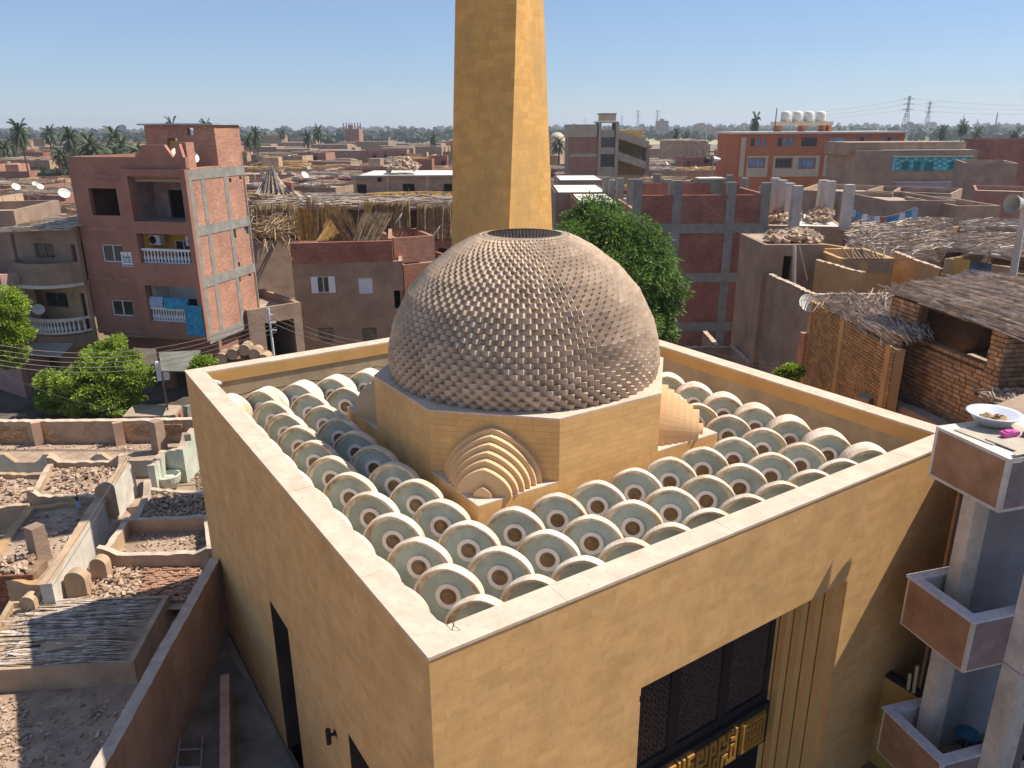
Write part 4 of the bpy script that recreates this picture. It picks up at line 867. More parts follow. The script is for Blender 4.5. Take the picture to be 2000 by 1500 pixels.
# ---- mud house with white shutters (centre left)
A_, B_ = ho(566, 475, 43), ho(784, 475, 43.9); zt_ = at(650, 470, 44).z; Fm = Face(A_, math.degrees(math.atan2((B_ - A_).y, (B_ - A_).x)))
wn = [Fm.rect(608, 540, 655, 572), Fm.rect(700, 543, 728, 574), Fm.rect(770, 567, 802, 602), Fm.rect(622, 640, 652, 668), Fm.rect(708, 640, 736, 668)]
mh, P_, Pl_, Pr_, L_ = house('brown mud house with white shuttered windows under a red brick roof wall', 'house', A_, B_, 8, at(650, 510, 44).z, M_mud, front=wn, left=[])
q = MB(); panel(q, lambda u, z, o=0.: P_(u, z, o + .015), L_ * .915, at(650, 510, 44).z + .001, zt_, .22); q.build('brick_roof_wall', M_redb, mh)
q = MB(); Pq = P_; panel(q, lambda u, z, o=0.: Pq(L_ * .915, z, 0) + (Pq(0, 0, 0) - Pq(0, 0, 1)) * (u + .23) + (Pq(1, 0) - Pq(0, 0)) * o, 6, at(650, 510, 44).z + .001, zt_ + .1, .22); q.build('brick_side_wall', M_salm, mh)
for k in (0, 1):
    h = wn[k]; w_ = window(mh, P_, h, fm=M_shut, gm=M_glass if k == 0 else M_shut, mull=1)
    for s in ((-1, 1) if k == 0 else (0,)):
        if s == 0: continue
        q = MB(); ww = (h[1] - h[0]) * .28; u = h[0] - .02 if s < 0 else h[1] + .02 - ww + .0; u = h[0] if s < 0 else h[1] - ww; pbox(P_, u, u + ww, h[2], h[3], .01, .05, q); q.build('shutter', M_shut, w_)
for k in (3, 4): window(mh, P_, wn[k], fm=M_wood, gm=M_wood, mull=2)
# brick room right of it, open topped
t, *_ = house('roofless salmon brick room on the roof right of the shuttered mud house', 'roof room', ho(770, 500, 45.6), ho(850, 505, 46.6), 4, at(800, 463, 46).z, M_salm, zb=at(800, 512, 46).z, par=1.2)
t, *_ = house('low brick annexe half hidden by the left edge of the dome', 'house', ho(788, 520, 45.0), ho(905, 520, 47), 7, at(840, 512, 46).z, M_redb, front=[(.2, 1.2, at(800, 600, 46).z, at(800, 568, 46).z)])
# reeds and mats standing on the mud house roof
def mat_bundle(px0, py0, px1, py1, D, m, label, lean=.3, n=90, name='reed_bundle', spread=.1):
    rg = random.Random(int(px0 + py0)); a, b = at(px0, py1, D), at(px1, py1, D); tp = at((px0 + px1) / 2, py0, D + lean); mb = MB(); ax = (b - a)
    for i in range(n):
        u = rg.random(); p = a + ax * u + HF * rg.uniform(-.15, .25); h = (tp.z - a.z) * rg.uniform(.75, 1.05); q = p + Vector((0, 0, h)) + ax.normalized() * (rg.gauss(0, spread) + (u - .5) * .2 + lean * .5) + HF * lean * .5
        mb.tube(p, q, rg.uniform(.02, .045), .012, 3, False)
    return mb.build(name, m, None, label=label, cat='reed bundle', group='reed bundles on the mud roofs')
for a in ((582, 405, 606, 470, 46, M_strawy, 'upright golden reed mat at the left of the reed stacks', .1, 90), (604, 385, 622, 468, 46.5, M_straw, 'tall dark brown reed sheaf behind the golden mats', .1, 60), (632, 398, 660, 466, 46, M_strawy, 'golden reed sheaf with a ragged top', .15, 70), (618, 425, 650, 470, 44.8, M_strawy, 'slanting yellow reed mat leaning to the right', 1.4, 120),
          (672, 410, 705, 470, 45, M_straw, 'brown reed sheaf leaning to the left', -1.2, 110), (690, 412, 740, 470, 44.8, M_straw, 'wide brown reed sheaf spreading to the right', 1.2, 130), (715, 388, 722, 440, 47, M_strawy, 'narrow golden reed stalks standing at the back', 0, 20)):
    mat_bundle(*a)
HOUSES.append((xy(at(700, 440, 51)), 9)); hg = thing('reed_shelter', 'long shelter of hanging brown reeds behind the reed stacks', 'shelter', at(730, 470, 49).to_tuple())
for (x0, x1, y0, y1, D, n, s) in ((712, 800, 397, 455, 49, 420, 1), (815, 880, 402, 468, 49.5, 330, 2), (496, 580, 400, 432, 50, 150, 3)):
    rg = random.Random(s); mb = MB()
    for i in range(n):
        x = rg.uniform(x0, x1); a = at(x, y0 + rg.uniform(-4, 4), D + rg.uniform(-.3, .3)); b = at(x + rg.uniform(-3, 3), y1 - abs(rg.gauss(0, 8)), D); mb.tube(a, b, .03, .018, 3, False)
    mb.build('hanging_reeds', M_straw, hg, kind='stuff')
sticks(at(500, 412, 51), at(890, 404, 50), at(890, 390, 55), at(520, 396, 56), 520, M_strawg, hg, r=.045, jit=.12, lift=.35, seed=8, lenf=(.12, .3), cross=.08, name='roof_reeds')
sticks(at(496, 468, 47), at(585, 470, 46), at(590, 420, 51), at(494, 425, 52), 420, M_straw, hg, r=.035, jit=.25, lift=.6, seed=9, lenf=(.2, .5), cross=.3, name='tangled_reeds')
for i in range(12): x = 500 + i * 33; MB().tube(at(x, 470, 48.6), at(x + rnd.uniform(-4, 4), 398, 49), .05, .04, 5).build('post', M_wood, hg)
MB().add([at(498, 470, 50.6), at(890, 470, 50.6), at(890, 410, 50.6), at(498, 410, 50.6)], [(0, 1, 2, 3)]).build('back_mat', mat('dark_mat', (.12, .08, .05), var=.4, sc=5, bump=.4), hg)
for k, (x, y, D, r_, az, l_) in enumerate(((781, 446, 45, .42, 150, 'pale yellow dish on the reed shelter roof'), (856, 466, 45, .36, 150, 'pale dish turned sideways beside the minaret foot'), (596, 352, 60, .3, -70, 'pale dish on the salmon mud house'), (33, 375, 60, .3, -70, 'white dish above the brick yards at the left'), (128, 392, 48, .34, -80, 'white dish at the left edge of the red apartment house'), (80, 373, 62, .26, -70, 'small white dish on the rooftop at the far left'))): dish_at(at(x, y, D), r_, l_, az=R(az))
# ================================================================== cemetery and yards at the left
CG = -7.27
DZ = -1.08                          # the plots lie this much lower than first surveyed
pg = [Z(-400, 870, CG), Z(420, 860, CG), (.0 - .02, DP - 2, CG), (-.02, -8, CG), (-20, -14, CG), (-30, 5, CG)]
MB().add([Vector(q) for q in ((-.06, DP + 1.5, CG), (-.06, -12, CG), (-30, -14, CG), (-34, 22, CG), Z(-150, 850, CG), Z(372, 858, CG))], [(0, 1, 2, 3, 4, 5)]).build('cemetery_ground', M_dirt, kind='structure')
MB().prism([tuple(Z(433, 1249, -7.2))[:2], (-.055, 8), (-.055, -8), tuple(Z(250, 1720, -7.2))[:2]], CG - .2, CG + .012).build('alley_ground', mat('alley_earth', (.22, .175, .14), var=.3, sc=1, bump=.4), kind='structure')
# alley wall beside the mosque
aw0, aw1 = Z(412, 1104, -4.95), Z(190, 1500, -4.95); dv = (aw1 - aw0).normalized()
poly_wall('long pinkish rendered wall running beside the shaded alley left of the mosque', [tuple(aw0 - dv * .2)[:2], tuple(aw0 + dv * 11)[:2]], -4.95, CG - .2, .26, M_pinkw, name='alley_wall', cap=mat('pale_wall_top', (.52, .42, .34), var=.15, sc=3, bump=.2), wob=.015)
poly_wall('short rendered wall at the foot of the mosque in the alley', [tuple(Z(440, 1330, -6.6))[:2], tuple(Z(440, 1560, -6.6))[:2]], -6.5, CG - .2, .2, M_pinkw, name='alley_wall', wob=.02)
ld = thing('ladder', 'grey metal ladder lying in the dark alley at the bottom', 'ladder', Z(360, 1480, -7.15)); a, b = Z(352, 1440, -7.1), Z(396, 1438, -7.1); c, d = Z(338, 1560, -6.95), Z(388, 1560, -6.95)
MB().tube(a, c, .022).build('rail', M_steel, ld); MB().tube(b, d, .022).build('rail', M_steel, ld)
for k in range(3): MB().tube(a + (c - a) * (.22 + .3 * k), b + (d - b) * (.22 + .3 * k), .018).build('rung', M_steel, ld)
T = lambda x, y, z: tuple(Z(x, y, z))[:2]
# far boundary wall of mud brick with piers
zt_ = -5.15 + DZ; bwl = poly_wall('long patched mud brick boundary wall along the far side of the cemetery', [T(-200, 822, zt_), T(60, 821, zt_), T(228, 820, zt_), T(375, 817, zt_)], zt_, CG - .1, .3, M_mud2, name='boundary_wall', cap=M_cope, wob=.02)
FB2 = Face(xy(Z(60, 821, zt_)), math.degrees(math.atan2(*(lambda v: (v.y, v.x))(Z(370, 818, zt_) - Z(60, 821, zt_)))))
st_ = []
for (x0, x1, y0, y1, s) in ((-60, 58, 832, 858, 1), (80, 118, 832, 857, 2), (165, 217, 833, 858, 3), (240, 360, 826, 850, 4)):
    r_ = FB2.rect(x0, y0, x1, y1); Q = (lambda r_: (lambda u, z, o=0.: FB2.P(r_[0] + u, z, o + .165)))(r_); st_ += masonry(Q, r_[1] - r_[0], r_[2], r_[3], .24, .085, gap=.02, th=.05, jit=.012, seed=s)
lay_stones(st_, 'brick', M_adobe, bwl, 300, 'small_bricks')
for (x, w_) in ((68, .3), (227, .32)):
    p = Z(x, 822, zt_); MB().prism([(p.x - w_ * .6, p.y - .35), (p.x + w_ * .6, p.y - .38), (p.x + w_ * .6, p.y - .1), (p.x - w_ * .6, p.y - .1)], CG, zt_ + .02).build('pier', M_pinkw, bwl)
def crumb_pillar(label, px, py0, D_z, w_, zt, m, zb=CG, lean=(0, 0), name='pillar'):
    p = Z(px, py0, zt); rg = random.Random(int(px)); mb = MB(); n = max(3, int((zt - zb) / .22)); rings = []
    for i in range(n + 1):
        z = zb + (zt - zb) * i / n; f = 1.08 - .12 * i / n; cx, cy = p.x + lean[0] * (i / n - 1), p.y + lean[1] * (i / n - 1)
        rings.append([(cx + (sx * w_ / 2 * f) * math.cos(.5) - sy * w_ / 2 * f * math.sin(.5) + rg.uniform(-.015, .015), cy + sx * w_ / 2 * f * math.sin(.5) + sy * w_ / 2 * f * math.cos(.5), z + (rg.uniform(-.02, .02) if i else 0)) for sx, sy in ((-1, -1), (1, -1), (1, 1), (-1, 1))])
    mb.add([q for r_ in rings for q in r_], [(j * 4 + i, j * 4 + (i + 1) % 4, (j + 1) * 4 + (i + 1) % 4, (j + 1) * 4 + i) for j in range(n) for i in range(4)] + [tuple(range(4 * n, 4 * n + 4))])
    return mb.build(name, m, None, label=label, cat='pillar')
crumb_pillar('tall brick pillar rising above the boundary wall beside the bright green tree', 224, 768, 0, .42, -6.0, M_salm)
crumb_pillar('crumbling grey mud pillar on the end of the mint wall', 303, 822, 0, 0.44, -5.85, M_mud3)
crumb_pillar('short concrete pillar beside the patched wall at the mosque corner', 366, 792, 0, .3, -6.45, M_conc)
crumb_pillar('dark brown square pillar standing over the roofless rooms', 66, 1027, 0, .42, -5.2, M_mud3, zb=-7)
# mint wall with humps
zm = -5.45 + DZ; poly_wall('long mint washed cemetery wall with rounded humps on top', [T(-160, 905, zm), T(300, 897, zm)], zm, CG, .22, M_mint, name='mint_wall', cap=M_mud2, humps=[(0, .365, .75, .38), (0, .555, .72, .36), (0, .775, .7, .34)], wob=.015)
vn = thing('wall_vent', 'small dark grated vent in the mint cemetery wall', 'vent', Z(42, 915, -5.8 + DZ)); q = Z(32, 907, -5.75 + DZ); MB().obox(q - HF * .16, RT * .28, HF * .03, (0, 0, -.16)).build('grate', M_dark, vn)
mt = poly_wall('taller curved mint wall stepping down with a scalloped top beside the mosque', [T(296, 905, -4.9 + DZ) + (-4.95 + DZ,), T(318, 880, -4.9 + DZ) + (-4.95 + DZ,), T(352, 872, -4.7 + DZ) + (-4.75 + DZ,), T(376, 845, -4.6 + DZ) + (-4.45 + DZ,)], None, CG, .26, M_mint, name='mint_wall', humps=[(2, .45, .4, .25)], cap=M_mcap)
bt = Z(322, 935, -5.7 + DZ); bm = MB(); prof_b = [(a, b + DZ) for a, b in [(.02, -6.15), (.3, -6.1), (.42, -5.85), (.46, -5.6), (.38, -5.58), (.34, -5.75), (.02, -5.8)]]
bm.lathe(bt.x + .15, bt.y + .1, prof_b, 20).build('plaster_basin', M_mint, None, label='mint plaster basin built against the curved mint wall', cat='basin')
for k, (x, y) in enumerate(((361, 862), (371, 872), (357, 882))):
    q = at(x, y, 19.7); MB().obox(q, RT * .16 + HF * .05, HF * .02, (0, 0, .2)).build('plaque', M_card, None, label=('upper', 'right lower', 'left lower')[k] + ' square plaque on the curved mint wall', cat='plaque')
    break
# yards: rings of low mud wall, rubble inside
def yard(label, pts, zt, m, zfill, n, seed, humps=(), zb=CG, mr=None, size=(.05, .16), th=.2, fill=None, heap=.12, cap=None):
    t = poly_wall(label, pts, zt, zb, th, m, cat='enclosure', name='walled_plot', closed=True, humps=humps, wob=.03, cap=cap, seed=seed)
    MB().add([(p[0], p[1], zfill) for p in pts], [tuple(range(len(pts)))]).build('earth_fill', fill or M_dirt, t)
    q = pts if len(pts) == 4 else [pts[0], pts[1], pts[2], pts[3]]; c = (sum(p[0] for p in q) / 4, sum(p[1] for p in q) / 4)
    if n: rubble([(c[0] + (p[0] - c[0]) * .86, c[1] + (p[1] - c[1]) * .86, zfill) for p in q], n, mr or M_rub, t, size, 'rubble', seed, .05, heap=heap)
    return t
z = -5.0 + DZ; yard('raised plot of broken stones ringed by a mud wall with upturned corners', [T(62, 968, z), T(100, 902, z), T(240, 900, z), T(205, 968, z)], z, M_mud2, z - .22, 300, 1, humps=[(0, 0, .7, .3), (1, 0, .6, .25), (1, 1, .7, .3), (2, 0, .6, .3), (2, 1, .7, .25), (3, 1, .5, .25)], cap=M_mcap)
z = -5.15 + DZ; yard('flat brown plot left of the stained white wall', [T(-40, 1120, z), T(60, 990, z), T(192, 975, z), T(95, 1140, z)], z, M_mud2, z - .12, 90, 2, cap=M_mudlight, th=.26)
z = -5.2 + DZ; yard('narrow plot of earth at the left edge under the mint wall', [T(-120, 1000, z), T(-60, 925, z), T(90, 925, z), T(50, 985, z)], z, M_mud2, z - .18, 160, 3)
z = -5.5 + DZ; yard('rubble filled plot against the mosque wall', [T(262, 1020, z), T(290, 955, z), T(404, 962, z), T(412, 1012, z)], z, M_concw, z - .12, 330, 4, humps=[(0, 1, .8, .35), (0, 0, .5, .2)], cap=M_mcap)
z = -5.25 + DZ; yard('sunken shaded yard between two low walls beside the mosque', [T(200, 1082, z), T(248, 1014, z), T(404, 1008, z), T(412, 1078, z)], z, M_mud2, CG + .45, 260, 5, humps=[(3, 1, .7, .25), (3, 0, .6, .2)], size=(.03, .09), heap=0, cap=mat('pale_wall_top', (0, 0, 0)))
# stained white wall
ww = poly_wall('tall stained white wall running diagonally through the roofless plots', [T(x_, y_, -4.85 + DZ) for x_, y_ in ((248, 905), (205, 955), (92, 1134))], -4.85 + DZ, CG, .3, M_wwall, name='white_wall', cap=M_mud2, wob=.02)
for (x, y, z, s, l_) in ((200, 962, -4.7, .45, 'rounded mud block beside the raised plot of broken stones'), (190, 1105, -5.2, .4, 'square mud block at the end of the shaded yard'), (145, 1135, -5.2, .5, 'rounded plaster stub beside the brick paving'), (52, 1178, -5.3, .34, 'small rounded pale stub at the left of the brick paving')):
    p = Z(x, y, z + DZ); b = MB(); vs = []; A = arch(s * .6, s * .55, 12, 2, 2); N = 15
    for o in (0, .3): vs += [p + RT * a + Vector((0, 0, zz)) + HF * o for a, zz in [(-s * .6, -1)] + A + [(s * .6, -1)]]
    b.add(vs, [tuple(range(15)), tuple(range(15, 30))] + [(i, (i + 1) % 15, 15 + (i + 1) % 15, 15 + i) for i in range(15)]).build('wall_stub', M_mud2, None, label=l_, cat='wall stub')
# brick paving: loose bricks
z = -5.75 + DZ; bp_ = thing('brick_pile', 'spread of loose mud bricks laid in rows beside the alley wall', 'bricks', Z(290, 1125, z)); MB().hexa([Z(130, 1195, z - .5), Z(355, 1190, z - .5), Z(408, 1088, z - .5), Z(180, 1095, z - .5), Z(130, 1195, z), Z(355, 1190, z), Z(408, 1088, z), Z(180, 1095, z)]).build('bed', M_dirt, bp_)
rg = random.Random(5); P0, Pu, Pv = Z(262, 1180, z), Z(375, 1176, z) - Z(262, 1180, z), Z(290, 1092, z) - Z(262, 1180, z); brs = []
nx, ny = int(Pu.length / .17), int(Pv.length / .105)
for i in range(nx):
    for j in range(ny):
        if rg.random() < .04: continue
        C = P0 + Pu * ((i + .5 + .5 * (j % 2)) / nx) + Pv * ((j + .5) / ny) + Vector((rg.uniform(-.015, .015), rg.uniform(-.015, .015), rg.uniform(0, .04))); a = math.atan2(Pu.y, Pu.x) + rg.gauss(0, .12)
        x = Vector((math.cos(a), math.sin(a), rg.gauss(0, .06))) * .155; y = Vector((-math.sin(a), math.cos(a), rg.gauss(0, .06))) * .085; c0 = C - x / 2 - y / 2; brs.append((C, [c0, c0 + x, c0 + x + y, c0 + y] + [q + Vector((0, 0, .07)) for q in (c0, c0 + x, c0 + x + y, c0 + y)]))
M_lb = mat('loose_mud_brick', (.36, .20, .13), var=.15, sc=3, bump=.4, rand=.25)
lay_stones(brs, 'brick', M_lb, bp_, 300, 'small_bricks')
rubble([Z(150, 1190, z), Z(262, 1185, z), Z(285, 1098, z), Z(195, 1105, z)], 420, M_rub, bp_, (.04, .16), 'broken_brick', 6, .05, heap=.15)
# reed roof slab in front
z = -5.62 + DZ; rs = thing('reed_roof_hut', 'low mud hut roofed with loose grey reeds half in the shadow of the mosque', 'hut', Z(150, 1300, z)); q4 = [(-60, 1318), (262, 1300), (332, 1168), (20, 1180)]; b4 = [Z(x, y, z) for x, y in q4]
ins = [(q * .93 + (b4[0] + b4[1] + b4[2] + b4[3]) / 4 * .07) for q in b4]
MB().prism([(q.x, q.y) for q in b4], CG - .2, z - .05).build('wall', M_mud2, rs)
lip = MB()
for i in range(4):
    a, b = b4[i], b4[(i + 1) % 4]; c, d = ins[(i + 1) % 4], ins[i]; up_ = Vector((0, 0, .09 + .03 * (i % 2)))
    lip.hexa([a - Vector((0, 0, .05)), b - Vector((0, 0, .05)), c - Vector((0, 0, .05)), d - Vector((0, 0, .05)), a + up_, b + up_, c + up_, d + up_])
lip.build('mud_rim', M_mud2, rs); sticks(ins[0] + Vector((0, 0, .01)), ins[1] + Vector((0, 0, .01)), ins[2] + Vector((0, 0, .01)), ins[3] + Vector((0, 0, .01)), 430, M_strawg, rs, r=.02, jit=.04, lift=.14, seed=21, lenf=(.2, .6), cross=.04, over=0)
a, b = Z(72, 1278, z + .1), Z(165, 1262, z + .1); MB().obox(a, b - a, Z(85, 1255, z + .1) - a, (0, 0, .05)).build('mud_patch', M_mud2, rs)
# near-left brick block
p0, p1 = Z(-80, 1128, -5.0 + DZ), Z(64, 1122, -5.0 + DZ); bb_ = thing('mud_brick_block', 'solid block of dark red mud bricks at the left edge under the brown pillar', 'brick block', (p0.x, p0.y, CG)); dd_ = (p1 - p0).normalized(); Pn = surfP(p0, (dd_.x, dd_.y), (dd_.y, -dd_.x)); Lb = (p1 - p0).length
MB().obox(Pn(.02, CG, -.03), dd_ * (Lb - .04), Pn(0, 0, -.8) - Pn(0, 0, 0), (0, 0, -5.02 + DZ - CG)).build('core', M_adobem, bb_)
lay_stones(masonry(Pn, Lb, CG + .1, -5.0 + DZ, .17, .085, gap=.012, th=.08, jit=.012, seed=9), 'brick', mat('dark_mud_brick', (.25, .11, .06), var=.2, sc=4, bump=.4, rand=.3), bb_, 300)
rubble([Z(x_, y_, -5 + DZ) for x_, y_ in ((-60, 1122), (60, 1118), (70, 1085), (-40, 1088))], 160, M_rub, bb_, (.06, .18), 'loose_brick', 8, .06)
# scattered debris on the ground, planks, wires
for s, q in enumerate((((-40, 880), (290, 878), (330, 862), (-40, 862)), ((0, 1500), (260, 1490), (275, 1355), (-10, 1360)), ((330, 905), (400, 960), (420, 930), (385, 870)), ((-60, 1490), (60, 1500), (50, 1370), (-60, 1370)))):
    rubble([Z(x, y, CG) for x, y in q], 240, M_rub, None, (.02, .10), 'debris', 30 + s, .02, label='scattered brick bits on the earth of the cemetery', cat='debris')
for k, (x0, y0, x1, y1) in enumerate(((0, 1440, 32, 1418), (375, 905, 395, 918), (372, 922, 392, 928), (20, 1450, 60, 1432))): MB().tube(Z(x0, y0, CG + .04), Z(x1, y1, CG + .06), .03, .02, 5).build('plank', M_wood, None, label=('weathered plank lying in the sun at the bottom left', 'upper dark branch beside the mint wall', 'lower dark branch beside the mint wall', 'thin stick on the bare ground at the bottom left')[k], cat='plank')
# flower pot with a plant
p = Z(155, 990, -5.2 + DZ); fp = thing('potted_plant', 'small plant in a blue and white pot at the corner of the flat brown plot', 'plant', p); MB().lathe(p.x, p.y, [(0, p.z), (.07, p.z), (.09, p.z + .2), (0, p.z + .19)], 12).build('pot', M_clp, fp)
lf = MB(); rg = random.Random(3)
for i in range(26):
    a = rg.uniform(0, 6.28); q = Vector((math.cos(a) * rg.uniform(.08, .25), math.sin(a) * rg.uniform(.08, .25), rg.uniform(.1, .35))); lf.add([p + Vector((0, 0, .19)), p + Vector((0, 0, .19)) + q * .5 + Vector((.02, .02, .02)), p + Vector((0, 0, .19)) + q], [(0, 1, 2)])
lf.build('leaves', mat('dry_leaf', (.12, .15, .05), var=.3, bump=0), fp)
def cable(label, a, b, sag, r=.012, m=None, n=24, cat='cable', group=None):
    mb = MB(); a, b = Vector(a), Vector(b); pts = [a + (b - a) * t + Vector((0, 0, -4 * sag * t * (1 - t))) for t in [i / n for i in range(n + 1)]]; mb.path(pts, r, 3); return mb.build('cable', m or M_wire, None, label=label, cat=cat, group=group)
for k in range(2): cable(('left', 'right')[k] + ' one of two pale wires strung low over the stained white wall', Z(20 + 20 * k, 1235, -4.7 + DZ), at(256 + 3 * k, 880 + 3 * k, 18.5), .15, .008, group='low wires over the plots')
for k in range(5): cable(('top', 'second', 'third', 'fourth', 'lowest')[k] + ' of five pale wires crossing in front of the red apartment house', at(-60, 662 + k * 10, 31), at(540, 612 + k * 9, 31), 1.1, .014, group='overhead wires on the left')
for k in range(3): cable(('top', 'middle', 'lowest')[k] + ' of three pale wires running across the shuttered mud house', at(534, 612 + k * 10, 31), at(800, 668 + k * 8, 40), .5, .014, group='overhead wires in the centre')
cable('single wire slanting past the bright green tree', at(-40, 705, 24), at(240, 800, 22), .3, .012)
# ================================================================== right hand side
def face_xy(x0, y0, x1, y1, z): a, b = Z(x0, y0, z), Z(x1, y1, z); return xy(a), xy(b), z
# concrete frame brick building
A_, B_ = ho(1240, 440, 46), ho(1499, 440, 46); Fl = Face(A_, math.degrees(math.atan2((B_ - A_).y, (B_ - A_).x))); Pq = lambda u, z, o=0.: Fl.P(u, z, o); LL = (B_ - A_).length
zb_ = [Fl.uz(1400, y)[1] for y in (381, 446, 542, 638)]; fb = thing('frame_building', 'unfinished building of dark red brick panels in a grey concrete frame behind the big tree', 'building', (A_.x, A_.y, GZ)); HOUSES.append((xy(Fl.P(LL / 2, 0, -4)), 6))
q = MB(); panel(q, Pq, LL, GZ, zb_[0], .2, [Fl.rect(x - 3, 451, x + 3, 457) for x in (1338, 1363, 1387, 1413, 1440, 1480)]); q.build('brick_wall', M_redb, fb)
q = MB(); panel(q, lambda u, z, o=0.: Fl.P(LL, z, 0) - Fl.n * (u + .21) + Fl.d * (o - .002), 8, GZ, zb_[0], .2); q.build('side_wall', M_redb, fb); q = MB(); panel(q, lambda u, z, o=0.: Fl.P(0, z, 0) - Fl.n * (u + .21) - Fl.d * (o - .002), 8, GZ, zb_[0] - .9, .2); q.build('side_wall', M_salm, fb)
for x, yt in ((1245, 350), (1322, 353), (1427, 356), (1494, 357)):
    u = Fl.uz(x, 400)[0]; q = MB(); pbox(Pq, u - .26, u + .26, GZ, Fl.uz(x, yt)[1], -.3, .05, q); q.build('column', M_conc, fb)
for z in zb_[1:]: q = MB(); pbox(Pq, -.02, LL + .02, z - .28, z + .28, -.2, .04, q); q.build('beam', M_conc, fb)
q = MB(); pbox(Pq, .21, LL - .21, zb_[1] - .2, zb_[1] + .0, -8, -.21, q); q.build('floor_slab', M_roofd, fb)
q = MB(); pbox(Pq, 1.2, LL - .4, zb_[1], zb_[0] + .35, -5.2, -5.0, q); q.build('rear_wall', M_redb, fb)
def stub(x, yt, yb, D, label, w_=.45, group='bare concrete columns on the unfinished roofs', m=M_conc):
    b = at(x, yb, D); t = at(x, yt, D); mb = MB(); d_ = RT.xy.normalized().to_3d(); n_ = HF; c = xy(b) - d_ * w_ / 2; mb.obox(Vector((c.x, c.y, b.z)), d_ * w_, n_ * w_, (0, 0, t.z - b.z)).build('concrete_column', m, None, label=label, cat='column', group=group)
for i, a in enumerate(((1183, 346, 380, 60), (1195, 352, 392, 58), (1210, 348, 412, 55), (1232, 350, 410, 50), (1281, 340, 384, 53), (1303, 351, 386, 51), (1393, 345, 382, 53), (1424, 342, 372, 60), (1454, 348, 382, 54))):
    stub(*a, label=('first', 'second', 'third', 'fourth', 'fifth', 'sixth', 'seventh', 'eighth', 'ninth')[i] + ' bare column from the left behind the brick frame building')
for i, a in enumerate(((1510, 348, 425, 50), (1524, 352, 425, 49), (1538, 358, 430, 48), (1552, 363, 450, 45), (1604, 352, 420, 50), (1618, 354, 424, 49), (1652, 361, 450, 45))):
    stub(*a, label=('first', 'second', 'third', 'fourth', 'fifth', 'sixth', 'last')[i] + ' tall bare column over the rubble strewn roof right of the brick frame building', w_=.5, m=M_concw)
tk = at(1388, 366, 51); tt = thing('roof_tank', 'dark box tank with a pale lid between the columns of the brick frame building', 'tank', tk); MB().obox(tk - RT * .7 + Vector((0, 0, -.7)), xy(RT) * 1.5, HF, (0, 0, 1.2)).build('case', M_tarp, tt); MB().obox(tk - RT * .8 + Vector((0, 0, .5)), xy(RT) * 1.7, HF * 1.1, (0, 0, .08)).build('lid', M_white, tt)
def H(x0, x1, yt, D0, D1, depth, m, label, **k):
    a = at(x0, yt, D0) ; b = at(x1, yt, D1); return house(label, k.pop('cat', 'house'), a, b, depth, a.z, m, **k)
def hrect(P, x0, y0, x1, y1):      # pixel rectangle on a house front
    A, d, n = P(0, 0, 0), (P(1, 0, 0) - P(0, 0, 0)), (P(0, 0, 1) - P(0, 0, 0))
    def uz(x, y):
        r_ = ray(x, y); k = (A - CAM).dot(n) / r_.dot(n); q = CAM + r_ * k; return (q - A).dot(d), q.z
    return (uz(x0, (y0 + y1) / 2)[0], uz(x1, (y0 + y1) / 2)[0], uz((x0 + x1) / 2, y1)[1], uz((x0 + x1) / 2, y0)[1])
def pre(x0, x1, yt, D0, D1):       # the face such a house will have
    A, B = xy(at(x0, yt, D0)), xy(at(x1, yt, D1)); d = (B - A).normalized(); n = Vector((d.y, -d.x, 0)); n = n if n.dot(CAM - A) > 0 else -n; return surfP(A, (d.x, d.y), (n.x, n.y))
t, *_ = H(1490, 1650, 440, 46.5, 45.5, 7, M_mud, 'unfinished mud rendered house with tall bare columns and rubble on its pale roof', rm=M_roofw, par=.02, left=[])
rubble([at(1500, 432, 47) , at(1560, 432, 46.8), at(1565, 418, 51), at(1505, 418, 51)], 260, M_rub, t, (.12, .4), 'roof_rubble', 1, .1, heap=.5); rubble([at(1580, 432, 47), at(1625, 432, 46.8), at(1625, 415, 51), at(1580, 415, 51)], 200, M_rub, t, (.12, .4), 'roof_rubble', 2, .1, heap=.5)
P_ = pre(1494, 1612, 478, 36, 36); t, Pf_, *_ = H(1494, 1612, 478, 36, 36, 4, M_mud, 'mud rendered block with broken slabs heaped on its flat roof', par=.02, front=[hrect(P_, 1528, 500, 1545, 556)])
rubble([at(1498, 474, 36.3), at(1605, 474, 36.3), at(1590, 458, 39.5), at(1500, 458, 39.5)], 300, M_rub, t, (.1, .5), 'roof_rubble', 3, .05, heap=.25); MB().tube(at(1560, 480, 35.6), at(1578, 556, 35.2), .05).build('plank', M_wood, None, label='dark plank leaning against the mud block with broken slabs', cat='plank')
MB().tube(at(1551, 560, 35.2), at(1552, 480, 35.4), .09).build('post', M_concw, None, label='pale upright post in front of the mud block with broken slabs', cat='post')
